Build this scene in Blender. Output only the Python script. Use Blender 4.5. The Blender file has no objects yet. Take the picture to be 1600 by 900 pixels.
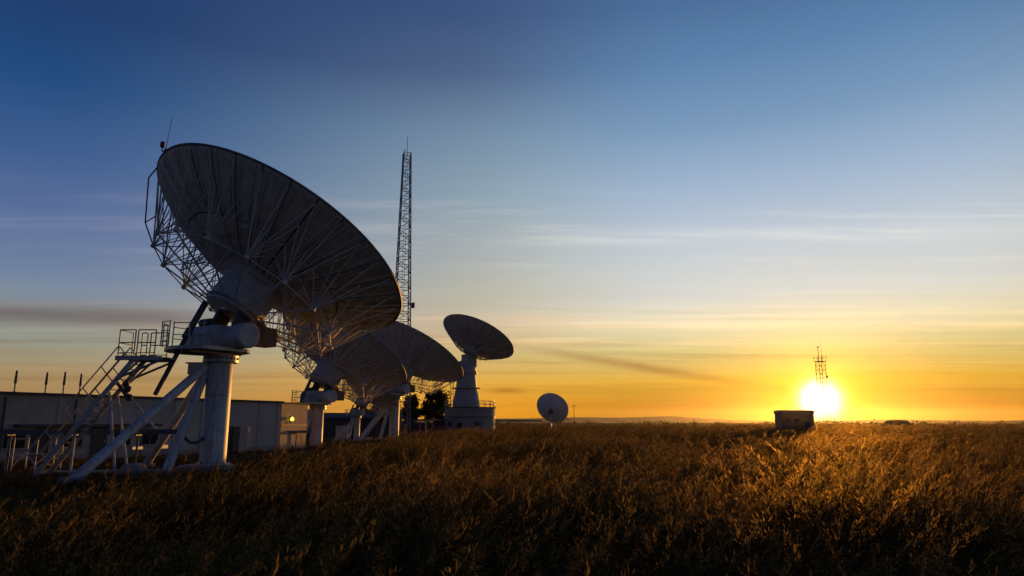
import bpy, math, random
import numpy as np
from mathutils import Vector, Matrix, Euler

R = math.radians
sc = bpy.context.scene
COL = sc.collection
random.seed(7)
rng = np.random.default_rng(11)

# ------------------------------------------------------------------ camera
cam_d = bpy.data.cameras.new('camera')
cam = bpy.data.objects.new('camera', cam_d)
COL.objects.link(cam)
cam.location = (0, 0, 2.3)
cam.rotation_euler = (R(90 + 11.08), 0, 0)
cam_d.sensor_width = 36.0
cam_d.lens = 24.0
cam_d.clip_start = 0.1
cam_d.clip_end = 30000
sc.camera = cam

# ------------------------------------------------------------------ sun direction
SUN_AZ, SUN_EL = R(24.03), R(1.62)
SUN_DIR = Vector((math.sin(SUN_AZ) * math.cos(SUN_EL), math.cos(SUN_AZ) * math.cos(SUN_EL), math.sin(SUN_EL)))

# ------------------------------------------------------------------ world
world = bpy.data.worlds.new('World')
sc.world = world
world.use_nodes = True
wt = world.node_tree


def wn(kind, **kw):
    n = wt.nodes.new(kind)
    for k, v in kw.items():
        setattr(n, k, v)
    return n


def wput(sock, v):
    if isinstance(v, bpy.types.NodeSocket):
        wt.links.new(v, sock)
    else:
        sock.default_value = v


def wm(op, a, b=None, c=None):
    n = wn('ShaderNodeMath', operation=op)
    wput(n.inputs[0], a)
    if b is not None:
        wput(n.inputs[1], b)
    if c is not None:
        wput(n.inputs[2], c)
    return n.outputs[0]


def wmix(fac, a, b, blend='MIX'):
    n = wn('ShaderNodeMix', data_type='RGBA', blend_type=blend)
    n.clamp_result = False
    wput(n.inputs[0], fac)
    wput(n.inputs[6], a)
    wput(n.inputs[7], b)
    return n.outputs[2]


def wramp(fac, stops, interp='EASE'):
    n = wn('ShaderNodeValToRGB')
    n.color_ramp.interpolation = interp
    e = n.color_ramp.elements
    while len(e) < len(stops):
        e.new(0.5)
    for el, (p, c) in zip(e, stops):
        el.position = p
        el.color = (*c, 1)
    wput(n.inputs[0], fac)
    return n.outputs[0]


def wsmooth(v, lo, hi, o0=0.0, o1=1.0):
    n = wn('ShaderNodeMapRange', interpolation_type='SMOOTHSTEP')
    wput(n.inputs[0], v)
    for i, x in enumerate((lo, hi, o0, o1)):
        n.inputs[1 + i].default_value = x
    return n.outputs[0]


def gauss(v, centre, width):
    d = wm('DIVIDE', wm('SUBTRACT', v, centre), width)
    return wm('EXPONENT', wm('MULTIPLY', wm('MULTIPLY', d, d), -1.0))


sky = wn('ShaderNodeTexSky')
sky.sky_type = 'NISHITA'
sky.sun_disc = False
sky.sun_elevation = SUN_EL
sky.sun_rotation = SUN_AZ
sky.air_density = 1.0
sky.dust_density = 1.6
sky.ozone_density = 3.5
sky.altitude = 0

tc = wn('ShaderNodeTexCoord')
sep = wn('ShaderNodeSeparateXYZ')
wt.links.new(tc.outputs['Generated'], sep.inputs[0])
az = wm('MULTIPLY', wm('ARCTAN2', sep.outputs[0], sep.outputs[1]), 180 / math.pi)      # degrees, right positive
el = wm('MULTIPLY', wm('ARCSINE', sep.outputs[2]), 180 / math.pi)                      # degrees
band = wm('MULTIPLY', wm('ARCTAN2', sep.outputs[2], wm('ABSOLUTE', sep.outputs[1])), 180 / math.pi)   # height of cloud bands that run straight across
dotn = wn('ShaderNodeVectorMath', operation='DOT_PRODUCT')
wt.links.new(tc.outputs['Generated'], dotn.inputs[0])
dotn.inputs[1].default_value = SUN_DIR
ang = wm('MULTIPLY', wm('ARCCOSINE', wm('MINIMUM', dotn.outputs['Value'], 0.999999)), 180 / math.pi)

# evening air by height above the horizon (linear radiance), for three bearings from the sun
SKY = {'far': [[0.3874, 0.2262, 0.0835], [0.3832, 0.2202, 0.0786], [0.387, 0.2661, 0.1281], [0.2978, 0.3069, 0.2455], [0.2385, 0.2827, 0.3175], [0.1644, 0.2265, 0.3478], [0.1083, 0.1654, 0.33], [0.0471, 0.1084, 0.2743], [0.016, 0.0701, 0.2093], [0.014, 0.0467, 0.1526], [0.014, 0.0467, 0.1526]], 'mid': [[0.8245, 0.3156, 0.0005], [0.8427, 0.3401, 0.0058], [0.7939, 0.421, 0.0518], [0.6417, 0.4702, 0.1745], [0.6497, 0.499, 0.3219], [0.5417, 0.5022, 0.3761], [0.4299, 0.4619, 0.4341], [0.2998, 0.3924, 0.4522], [0.1964, 0.2946, 0.4032], [0.0856, 0.1397, 0.2585], [0.0502, 0.0953, 0.2178]], 'near': [[0.3, 0.11, 0.003], [0.34, 0.13, 0.003], [0.62, 0.36, 0.03], [0.6531, 0.5464, 0.2142], [0.7866, 0.7188, 0.4979], [0.6639, 0.6795, 0.6355], [0.5473, 0.6149, 0.6621], [0.3555, 0.4712, 0.6301], [0.1908, 0.3231, 0.5049], [0.1078, 0.2252, 0.414], [0.0686, 0.1533, 0.3146]]}
SKY_EL = [0, 1.2, 3.2, 5.5, 8, 10, 13.5, 18.5, 23.5, 28.5, 33]
CLOUDS = 1.0
delta = wm('MULTIPLY', wm('ARCCOSINE', wm('COSINE', wm('MULTIPLY', wm('SUBTRACT', az, math.degrees(SUN_AZ)), math.pi / 180))), 180 / math.pi)


def sky_ramp(key):
    els, cols = SKY_EL, SKY[key]
    st = [(e / 60.0, c) for e, c in zip(els, cols)] + [(.85, [q * .62 for q in cols[-1]])]
    return wramp(wm('DIVIDE', wm('MAXIMUM', el, 0.0), 60.0), st, 'LINEAR')


air = wmix(wsmooth(delta, 8, 30), sky_ramp('near'), sky_ramp('mid'))
air = wmix(wsmooth(delta, 18, 62), air, sky_ramp('far'))
air = wmix(wsmooth(delta, 62, 150), air, wmix(1.0, air, (.34, .42, .56, 1), 'MULTIPLY'))
col = wmix(1.0, wmix(1.0, sky.outputs[0], (.004, .004, .004, 1), 'MULTIPLY'), air, 'ADD')


def streaks(sa, se, tilt, seed, lo, hi, detail=4.0):
    v = wn('ShaderNodeCombineXYZ')
    wput(v.inputs[0], wm('MULTIPLY', az, sa))
    wput(v.inputs[1], wm('ADD', wm('MULTIPLY', band, se), wm('MULTIPLY', az, tilt)))
    v.inputs[2].default_value = seed
    n = wn('ShaderNodeTexNoise')
    n.inputs['Scale'].default_value = 1.0
    n.inputs['Detail'].default_value = detail + 3
    n.inputs['Roughness'].default_value = 0.62
    wt.links.new(v.outputs[0], n.inputs['Vector'])
    return wsmooth(n.outputs['Fac'], lo, hi)


# thin high streaks, low banks, and single darker clouds
wob = streaks(.10, .25, .0, 21.0, .34, .66)
wob3 = streaks(.07, 1.5, .03, 41.0, .36, .72)
wob2 = streaks(.05, .9, .01, 5.0, .25, .75)
high = wm('MULTIPLY', streaks(.045, 1.0, .004, 3.7, .50, .80), gauss(band, 15.0, 4.5))
st1 = wm('MULTIPLY', wm('MULTIPLY', gauss(wm('ADD', band, wm('MULTIPLY', az, -.02)), 15.15, .62), wsmooth(az, -9, 6)), wm('MULTIPLY_ADD', wob3, .8, .2))
st2 = wm('MULTIPLY', wm('MULTIPLY', gauss(wm('ADD', band, wm('MULTIPLY', az, .02)), 15.85, .50), wsmooth(az, 0, -12)), wm('MULTIPLY_ADD', wob3, .8, .2))
st3 = wm('MULTIPLY', wm('MULTIPLY', gauss(band, 8.0, .38), wsmooth(az, -6, 6)), wm('MULTIPLY_ADD', wob, .6, .4))
low = wm('MULTIPLY', streaks(.03, .85, -.01, 9.1, .46, .72), gauss(band, 7.0, 3.4))
lit = wm('MAXIMUM', wm('MAXIMUM', wm('MULTIPLY', high, .75), wm('MULTIPLY', low, .60)),
         wm('MAXIMUM', wm('MULTIPLY', wm('MAXIMUM', st1, st2), .80), wm('MULTIPLY', st3, .8)))
lit_col = wmix(1.0, wmix(1.0, col, (1.25, 1.18, 1.1, 1), 'MULTIPLY'), (.11, .07, .05, 1), 'ADD')
col = wmix(wm('MULTIPLY', lit, CLOUDS), col, lit_col)
dark_left = wm('MULTIPLY', wm('MULTIPLY', gauss(wm('ADD', band, wm('MULTIPLY', wm('ADD', az, 37.0), .055)), 9.0, 1.0), wsmooth(az, -30, -17, 1, 0)), wm('MULTIPLY_ADD', wob2, .3, .7))
dark_thin = wm('MULTIPLY', wm('MULTIPLY', gauss(wm('ADD', band, wm('MULTIPLY', wm('SUBTRACT', az, 5.3), .17)), 5.4, .42), gauss(az, 11.0, 8.5)), wm('MULTIPLY_ADD', wob, .45, .55))
dark_thin2 = wm('MULTIPLY', wm('MULTIPLY', gauss(band, 2.55, .26), gauss(az, -.5, 1.7)), wm('MULTIPLY_ADD', wob, .3, .7))
dark_band = wm('MULTIPLY', streaks(.03, 1.3, .006, 33.0, .47, .68), gauss(band, 5.2, 4.0))
dark = wm('MAXIMUM', wm('MAXIMUM', dark_left, wm('MULTIPLY', dark_thin, 1.0)),
          wm('MAXIMUM', wm('MULTIPLY', dark_thin2, 1.0), wm('MULTIPLY', dark_band, .45)))
col = wmix(wm('MULTIPLY', dark, CLOUDS), col, wmix(1.0, col, (.60, .45, .42, 1), 'MULTIPLY'))

# the sun's own glare in the air around its disc
g_core = wm('MULTIPLY', gauss(ang, 0.0, 1.0), 7.0)
g_mid = wm('MULTIPLY', wm('EXPONENT', wm('DIVIDE', ang, -2.0)), 1.3)
g_wide = wm('MULTIPLY', wm('EXPONENT', wm('DIVIDE', ang, -6.0)), .06)


def wscale(fac, c):
    return wmix(1.0, wmix(fac, (0, 0, 0, 1), (*c, 1)), (1, 1, 1, 1), 'MULTIPLY')


def vscale(fac, c):
    n = wn('ShaderNodeVectorMath', operation='SCALE')
    n.inputs[0].default_value = c
    wput(n.inputs['Scale'], fac)
    return n.outputs[0]


for f_, c_ in ((g_core, (1, .9, .6)), (g_mid, (1.0, .70, .0)), (g_wide, (1.0, .58, .01))):
    col = wmix(1.0, col, vscale(f_, c_), 'ADD')
bg = wt.nodes['Background']
wt.links.new(col, bg.inputs[0])
bg.inputs[1].default_value = 1.0

# ------------------------------------------------------------------ sun lamp
sd = bpy.data.lights.new('sun', 'SUN')
sd.energy = 4.0
sd.angle = R(0.55)
sd.color = (1.0, .42, .07)
sun = bpy.data.objects.new('sun', sd)
COL.objects.link(sun)
sun.rotation_euler = (-SUN_DIR).to_track_quat('-Z', 'Y').to_euler()

# ------------------------------------------------------------------ render look
sc.view_settings.view_transform = 'Standard'
sc.view_settings.look = 'None'
sc.view_settings.gamma = 1
sc.view_settings.exposure = 0.0
sc.cycles.use_denoising = True
sc.cycles.max_bounces = 5
sc.cycles.adaptive_threshold = .03
sc.cycles.volume_bounces = 0
sc.cycles.transmission_bounces = 4
sc.cycles.sample_clamp_indirect = 4


# ================================================================== materials
def mat(name, base, rough=.6, metal=0.0, var=.15, scale=3.0, stain=None, stain_amt=.0, bump=0.0, spec=.4):
    m = bpy.data.materials.new(name)
    m.use_nodes = True
    t = m.node_tree
    p = t.nodes['Principled BSDF']
    p.inputs['Roughness'].default_value = rough
    p.inputs['Metallic'].default_value = metal
    p.inputs['Specular IOR Level'].default_value = spec
    geo = t.nodes.new('ShaderNodeTexCoord')
    n = t.nodes.new('ShaderNodeTexNoise')
    n.inputs['Scale'].default_value = scale
    n.inputs['Detail'].default_value = 6
    t.links.new(geo.outputs['Object'], n.inputs['Vector'])
    r = t.nodes.new('ShaderNodeValToRGB')
    r.color_ramp.elements[0].position = .3
    r.color_ramp.elements[1].position = .7
    r.color_ramp.elements[0].color = (*[c * (1 - var) for c in base], 1)
    r.color_ramp.elements[1].color = (*[min(1, c * (1 + var)) for c in base], 1)
    t.links.new(n.outputs['Fac'], r.inputs['Fac'])
    out = r.outputs['Color']
    if stain:
        mp = t.nodes.new('ShaderNodeMapping')
        mp.inputs['Scale'].default_value = (2.2, 2.2, .35)
        t.links.new(geo.outputs['Object'], mp.inputs['Vector'])
        n2 = t.nodes.new('ShaderNodeTexNoise')
        n2.inputs['Scale'].default_value = 2.5
        n2.inputs['Detail'].default_value = 8
        n2.inputs['Roughness'].default_value = .7
        t.links.new(mp.outputs['Vector'], n2.inputs['Vector'])
        mr = t.nodes.new('ShaderNodeMapRange')
        mr.inputs[1].default_value = .48
        mr.inputs[2].default_value = .70
        mr.inputs[4].default_value = stain_amt
        t.links.new(n2.outputs['Fac'], mr.inputs[0])
        mx = t.nodes.new('ShaderNodeMix')
        mx.data_type = 'RGBA'
        mx.inputs[7].default_value = (*stain, 1)
        t.links.new(mr.outputs[0], mx.inputs[0])
        t.links.new(out, mx.inputs[6])
        out = mx.outputs[2]
    t.links.new(out, p.inputs['Base Color'])
    if bump:
        b = t.nodes.new('ShaderNodeBump')
        b.inputs['Strength'].default_value = bump
        b.inputs['Distance'].default_value = .03
        t.links.new(n.outputs['Fac'], b.inputs['Height'])
        t.links.new(b.outputs['Normal'], p.inputs['Normal'])
    return m


RUST = (.17, .09, .05)
M = {}
M['white'] = mat('weathered_white_paint', (.50, .52, .545), .5, stain=RUST, stain_amt=.55, scale=2.0)
M['panel'] = mat('reflector_panel_paint', (.64, .60, .56), .55, stain=(.33, .27, .22), stain_amt=.6, scale=1.2, var=.18)
M['truss'] = mat('truss_grey_paint', (.55, .53, .51), .5, stain=RUST, stain_amt=.3)
M['seam'] = mat('reflector_skin', (.16, .15, .14), .6)
M['dull'] = mat('dull_grey_paint', (.36, .36, .36), .6, stain=(.18, .15, .12), stain_amt=.6)
M['tread'] = mat('tread_grating', (.03, .03, .03), .8)
M['steel'] = mat('galvanised_steel', (.30, .31, .33), .42, .55, scale=6, stain=RUST, stain_amt=.35)
M['dark'] = mat('dark_steel', (.07, .075, .085), .5, .3)
M['tray'] = mat('cable_tray_paint', (.10, .11, .12), .6, .1)
M['red'] = mat('red_lamp_glass', (.16, .012, .012), .25)
M['concrete'] = mat('concrete', (.29, .28, .265), .9, scale=5, stain=(.16, .15, .13), stain_amt=.5, bump=.4)
M['render'] = mat('wall_render', (.37, .355, .34), .85, scale=.6, stain=(.22, .19, .16), stain_amt=.45, bump=.2)
M['render2'] = mat('tan_wall_render', (.40, .32, .24), .85, scale=.6, stain=(.28, .24, .2), stain_amt=.4, bump=.2)
M['roof'] = mat('roof_felt', (.09, .085, .08), .9)
M['frame'] = mat('window_frame', (.25, .24, .23), .6)
M['door'] = mat('dark_door_paint', (.035, .035, .04), .5)
M['glass'] = mat('window_glass', (.02, .022, .025), .06, 0, .05, spec=.9)
M['blue'] = mat('dark_blue_sheet', (.02, .03, .10), .5, .1)
M['ply'] = mat('shed_boards', (.26, .17, .11), .8, stain=(.13, .09, .06), stain_amt=.5)
M['tower'] = mat('tower_steel', (.16, .17, .19), .5, .4, stain=RUST, stain_amt=.25)
M['fartower'] = mat('red_white_tower_steel', (.30, .14, .10), .5, .2)
M['bark'] = mat('bark', (.06, .045, .03), .9, bump=.5)
M['cabinet'] = mat('cabinet_paint', (.58, .57, .53), .5)


def emission(name, c, s):
    m = bpy.data.materials.new(name)
    m.use_nodes = True
    p = m.node_tree.nodes['Principled BSDF']
    p.inputs['Base Color'].default_value = (*c, 1)
    p.inputs['Emission Color'].default_value = (*c, 1)
    p.inputs['Emission Strength'].default_value = s
    return m


M['clean'] = mat('clean_white_paint', (.80, .80, .80), .4, var=.04)
M['sunsetpane'] = emission('sunset_reflection_pane', (1.0, .52, .16), .42)  # emission stands in for sunset reflected in the glass
M['lamp'] = emission('lit_lamp', (1.0, .68, .10), 2.2)


def leaf_mat(name, c0, c1, trans, forward=0.0, patchy=False):
    m = bpy.data.materials.new(name)
    m.use_nodes = True
    t = m.node_tree
    t.nodes.remove(t.nodes['Principled BSDF'])
    o = t.nodes['Material Output']
    oi = t.nodes.new('ShaderNodeObjectInfo')
    geo = t.nodes.new('ShaderNodeNewGeometry')
    n = t.nodes.new('ShaderNodeMath')
    n.operation = 'ADD'
    t.links.new(oi.outputs['Random'], n.inputs[0])
    t.links.new(geo.outputs['Random Per Island'], n.inputs[1])
    h = t.nodes.new('ShaderNodeMath')
    h.operation = 'MULTIPLY'
    h.inputs[1].default_value = .5
    t.links.new(n.outputs[0], h.inputs[0])
    r = t.nodes.new('ShaderNodeValToRGB')
    r.color_ramp.elements[0].color = (*c0, 1)
    r.color_ramp.elements[1].color = (*c1, 1)
    t.links.new(h.outputs[0], r.inputs['Fac'])
    shade = r.outputs['Color']
    if patchy:                        # stands of other, greener and duller grasses across the meadow
        nz = t.nodes.new('ShaderNodeTexNoise')
        nz.inputs['Scale'].default_value = .22
        nz.inputs['Detail'].default_value = 4
        t.links.new(geo.outputs['Position'], nz.inputs['Vector'])
        mr = t.nodes.new('ShaderNodeMapRange')
        mr.inputs[1].default_value = .46
        mr.inputs[2].default_value = .62
        mr.inputs[4].default_value = .75
        t.links.new(nz.outputs['Fac'], mr.inputs[0])
        mc = t.nodes.new('ShaderNodeMix')
        mc.data_type = 'RGBA'
        mc.blend_type = 'MULTIPLY'
        mc.inputs[7].default_value = (.42, .52, .50, 1)
        t.links.new(mr.outputs[0], mc.inputs[0])
        t.links.new(shade, mc.inputs[6])
        shade = mc.outputs[2]
    d = t.nodes.new('ShaderNodeBsdfDiffuse')
    tr = t.nodes.new('ShaderNodeBsdfTranslucent')
    mx = t.nodes.new('ShaderNodeMixShader')
    mx.inputs[0].default_value = trans
    t.links.new(shade, d.inputs['Color'])
    t.links.new(shade, tr.inputs['Color'])
    t.links.new(d.outputs[0], mx.inputs[1])
    t.links.new(tr.outputs[0], mx.inputs[2])
    out = mx.outputs[0]
    if forward:                       # thin dry leaf: light coming through keeps much of its direction
        rf = t.nodes.new('ShaderNodeBsdfRefraction')
        rf.inputs['Roughness'].default_value = .75
        rf.inputs['IOR'].default_value = 1.12
        t.links.new(shade, rf.inputs['Color'])
        m2 = t.nodes.new('ShaderNodeMixShader')
        m2.inputs[0].default_value = forward
        t.links.new(out, m2.inputs[1])
        t.links.new(rf.outputs[0], m2.inputs[2])
        out = m2.outputs[0]
    t.links.new(out, o.inputs['Surface'])
    return m


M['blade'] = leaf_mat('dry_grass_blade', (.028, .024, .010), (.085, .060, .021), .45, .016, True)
M['seed'] = leaf_mat('grass_seed_head', (.10, .068, .025), (.36, .24, .085), .55, .045, True)
M['leaf'] = leaf_mat('tree_leaf', (.025, .035, .014), (.06, .07, .025), .3)


# ================================================================== mesh helpers
class MB:
    def __init__(s):
        s.v, s.f, s.m = [], [], []

    def add(s, vs, fs, mi=0):
        b = len(s.v)
        s.v += [tuple(p) for p in vs]
        s.f += [tuple(i + b for i in f) for f in fs]
        s.m += [mi] * len(fs)
        return s

    def box(s, c, size, x=(1, 0, 0), y=(0, 1, 0), z=(0, 0, 1), mi=0):
        c, x, y, z = Vector(c), Vector(x), Vector(y), Vector(z)
        a, b, d = size[0] / 2, size[1] / 2, size[2] / 2
        vs = [c + x * (a * i) + y * (b * j) + z * (d * k) for k in (-1, 1) for j in (-1, 1) for i in (-1, 1)]
        return s.add(vs, [(0, 2, 3, 1), (4, 5, 7, 6), (0, 1, 5, 4), (2, 6, 7, 3), (0, 4, 6, 2), (1, 3, 7, 5)], mi)

    def tube(s, p0, p1, r, n=6, r2=None, mi=0):
        p0, p1 = Vector(p0), Vector(p1)
        d = (p1 - p0)
        if d.length < 1e-6:
            return s
        d.normalize()
        u = d.orthogonal().normalized()
        w = d.cross(u)
        r2 = r if r2 is None else r2
        vs = []
        for p, q in ((p0, r), (p1, r2)):
            for i in range(n):
                a = 2 * math.pi * i / n
                vs.append(p + (u * math.cos(a) + w * math.sin(a)) * q)
        fs = [(i, (i + 1) % n, n + (i + 1) % n, n + i) for i in range(n)]
        fs += [tuple(range(n - 1, -1, -1)), tuple(range(n, 2 * n))]
        return s.add(vs, fs, mi)

    def path(s, pts, r, n=6):
        for a, b in zip(pts, pts[1:]):
            s.tube(a, b, r, n)
        return s

    def lathe(s, prof, n=32, c=(0, 0, 0), axis=(0, 0, 1), cap=True, closed=False, mi=0):
        """prof: (radius, height) pairs turned about axis through c"""
        c, ax = Vector(c), Vector(axis).normalized()
        u = ax.orthogonal().normalized() if abs(ax.z) < .999 else Vector((1, 0, 0))
        w = ax.cross(u)
        vs, fs = [], []
        for r, h in prof:
            for i in range(n):
                a = 2 * math.pi * i / n
                vs.append(c + ax * h + (u * math.cos(a) + w * math.sin(a)) * r)
        k = len(prof)
        for j in range(k if closed else k - 1):
            j2 = (j + 1) % k
            for i in range(n):
                fs.append((j * n + i, j * n + (i + 1) % n, j2 * n + (i + 1) % n, j2 * n + i))
        if cap and not closed:
            fs.append(tuple(range(n - 1, -1, -1)))
            fs.append(tuple((k - 1) * n + i for i in range(n)))
        return s.add(vs, fs, mi)

    def prism(s, poly, z0, z1, mi=0):
        n = len(poly)
        vs = [(x, y, z0) for x, y in poly] + [(x, y, z1) for x, y in poly]
        fs = [(i, (i + 1) % n, n + (i + 1) % n, n + i) for i in range(n)] + [tuple(range(n - 1, -1, -1)), tuple(range(n, 2 * n))]
        return s.add(vs, fs, mi)

    def mesh(s, name, mats, smooth=True):
        me = bpy.data.meshes.new(name)
        me.from_pydata(s.v, [], s.f)
        for m in (mats if isinstance(mats, (list, tuple)) else [mats]):
            me.materials.append(M[m] if isinstance(m, str) else m)
        if any(s.m):
            me.polygons.foreach_set('material_index', s.m)
        me.validate()
        if smooth:
            me.polygons.foreach_set('use_smooth', [True] * len(me.polygons))
            me.set_sharp_from_angle(angle=R(35))
        me.update()
        return me

    def build(s, name, mats, parent=None, smooth=True):
        return put(name, s.mesh(name, mats, smooth), parent)


def put(name, me, parent=None, matrix=None):
    o = bpy.data.objects.new(name, me)
    COL.objects.link(o)
    if parent:
        o.parent = parent
    if matrix is not None:
        o.matrix_local = matrix
    return o


def thing(name, label, cat, loc=(0, 0, 0), rz=0.0, group=None):
    o = bpy.data.objects.new(name, None)
    o.empty_display_size = .3
    COL.objects.link(o)
    o.location = loc
    o.rotation_euler = (0, 0, rz)
    return tag(o, label, cat, group)


def tag(o, label, cat, group=None):
    o['label'] = label
    o['category'] = cat
    if group:
        o['group'] = group
    return o


def structure(o):
    o['kind'] = 'structure'
    return o


KIDS = {}


def copy_tree(o, parent=None):
    c = o.copy()
    COL.objects.link(c)
    c.parent = parent
    for ch in [x for x in ALL_AT_COPY if x.parent == o]:
        copy_tree(ch, c)
    return c


# ================================================================== the setting
# ---- ground: one sheet out to the horizon, gently uneven beyond the station
def ground_z(x, y):
    d = np.hypot(x, y)
    z = .12 * np.sin(x * .05 + 1.3) * np.sin(y * .041 + .4) * np.clip((d - 60) / 120, 0, 1)
    z = z + .25 * np.sin(x * .011 + .8) * np.sin(y * .013) * np.clip((d - 200) / 400, 0, 1)
    return z


rad = np.concatenate([[0.0], np.geomspace(3, 3650, 90)])
NA = 144
gv, gf = [(0, 0, 0)], []
for r_ in rad[1:]:
    a_ = np.arange(NA) * 2 * np.pi / NA
    xs, ys = r_ * np.sin(a_), r_ * np.cos(a_)
    gv += list(zip(xs, ys, ground_z(xs, ys)))
for i in range(NA):
    gf.append((0, 1 + (i + 1) % NA, 1 + i))
for k in range(len(rad) - 2):
    o0, o1 = 1 + k * NA, 1 + (k + 1) * NA
    for i in range(NA):
        gf.append((o0 + i, o0 + (i + 1) % NA, o1 + (i + 1) % NA, o1 + i))
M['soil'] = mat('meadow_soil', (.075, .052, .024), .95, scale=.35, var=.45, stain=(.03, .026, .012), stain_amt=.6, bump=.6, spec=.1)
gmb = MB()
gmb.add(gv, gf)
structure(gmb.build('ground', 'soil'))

# ---- far hills: low ridges standing along the horizon
M['hill'] = mat('hill_scrub', (.07, .06, .04), .95, scale=.004, var=.3, spec=.1)


def ridge(dist, az0, az1, h, seed, n=160, depth=500):
    rs = np.random.default_rng(seed)
    t = np.linspace(0, 1, n)
    prof = np.zeros(n)
    for k in range(1, 9):
        prof += np.sin(2 * np.pi * (k * 1.3 * t + rs.uniform())) / k
    prof = (prof - prof.min()) / (prof.max() - prof.min())
    prof = h * (.25 + .75 * prof) * np.clip(np.minimum(t, 1 - t) * 8, 0, 1)
    a = np.radians(az0 + (az1 - az0) * t)
    mb = MB()
    vs, fs = [], []
    rows = [(0, 0), (.25, .55), (.5, 1), (.75, .6), (1, 0)]
    for fr, hh in rows:
        d = dist + depth * fr
        vs += [(d * math.sin(q), d * math.cos(q), -1 + (p + 1) * hh) for q, p in zip(a, prof)]
    for j in range(len(rows) - 1):
        for i in range(n - 1):
            fs.append((j * n + i, j * n + i + 1, (j + 1) * n + i + 1, (j + 1) * n + i))
    mb.add(vs, fs)
    return structure(mb.build('hills', 'hill'))


ridge(3100, -48, 22, 27, 3, depth=400)
ridge(2700, -5, 62, 10, 8, depth=350)
ridge(2000, 20, 60, 5, 15, depth=250)

# ================================================================== large dish antenna
AX_AZ, AX_EL = R(49.0), R(58.6)
AXIS = Vector((math.sin(AX_AZ) * math.cos(AX_EL), math.cos(AX_AZ) * math.cos(AX_EL), math.sin(AX_EL)))


def dish_matrix(vertex, axis):
    z = Vector(axis).normalized()
    x = z.cross(Vector((0, 0, 1))).normalized()
    y = z.cross(x)
    m = Matrix((x, y, z)).transposed().to_4x4()
    m.translation = Vector(vertex)
    return m


def panel_mesh(r0, r1, da, F, gap, thick=.05, off=.03, nr=4, na=2, stiff=True):
    """one back panel of the reflector: curved plate with a raised stiffener"""
    mb = MB()
    vs, fs = [], []
    for side in (0, 1):
        for i in range(nr + 1):
            r = r0 + (r1 - r0) * i / nr
            for j in range(na + 1):
                a = (j / na - .5) * (da - gap / max(r, .5) * 1.0)
                zz = r * r / (4 * F) - off - thick * side
                vs.append((r * math.cos(a), r * math.sin(a), zz))
    w = na + 1
    L = (nr + 1) * w
    for i in range(nr):
        for j in range(na):
            q = i * w + j
            fs.append((q, q + w, q + w + 1, q + 1))
            fs.append((L + q, L + q + 1, L + q + w + 1, L + q + w))
    for i in range(nr):
        q = i * w
        fs.append((q, L + q, L + q + w, q + w))
        q = i * w + na
        fs.append((q, q + w, L + q + w, L + q))
    for j in range(na):
        q = j
        fs.append((q, q + 1, L + q + 1, L + q))
        q = nr * w + j
        fs.append((q, L + q, L + q + 1, q + 1))
    mb.add(vs, fs)
    if stiff:
        for a in (-.27 * da, .27 * da):
            pts = []
            for i in range(4):
                r = r0 + .05 + (r1 - r0 - .1) * i / 3
                pts.append(Vector((r * math.cos(a), r * math.sin(a), r * r / (4 * F) - off - thick - .02)))
            for p, q in zip(pts, pts[1:]):
                mb.box((p + q) / 2, ((q - p).length, .035, .07), (q - p).normalized(),
                       Vector((-math.sin(a), math.cos(a), 0)), (q - p).normalized().cross(Vector((-math.sin(a), math.cos(a), 0))))
    return mb


def add_reflector(root, vertex, axis, Rr, F, rings, nsec, gap=.05, stiff=True, matname='panel'):
    """reflector (thin front skin and rim) > panel (each back panel)"""
    mb = MB()
    prof = [(.02 if r == 0 else r, r * r / (4 * F)) for r in np.linspace(0, Rr, 15)]
    back = [(r, z - .015) for r, z in reversed(prof)]
    mb.lathe(prof + back, 96, closed=True)
    zr = Rr * Rr / (4 * F)
    mb.lathe([(Rr - .02, zr + .02), (Rr + .025, zr + .025), (Rr + .025, zr - .07), (Rr - .02, zr - .08)], 96, closed=True)
    refl = mb.build('reflector', 'seam' if matname == 'panel' else matname, root)
    refl.matrix_local = dish_matrix(vertex, axis)
    for r0, r1 in rings:
        me = panel_mesh(r0, r1, 2 * math.pi / nsec, F, gap, stiff=stiff).mesh('panel', matname, False)
        for k in range(nsec):
            put('panel', me, refl, Matrix.Rotation((k + .5) * 2 * math.pi / nsec, 4, 'Z'))
    return refl


def strut_mesh(p, q, r, n=6):
    mb = MB()
    mb.tube(p, q, r, n)
    return mb.mesh('strut', 'truss')


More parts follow.
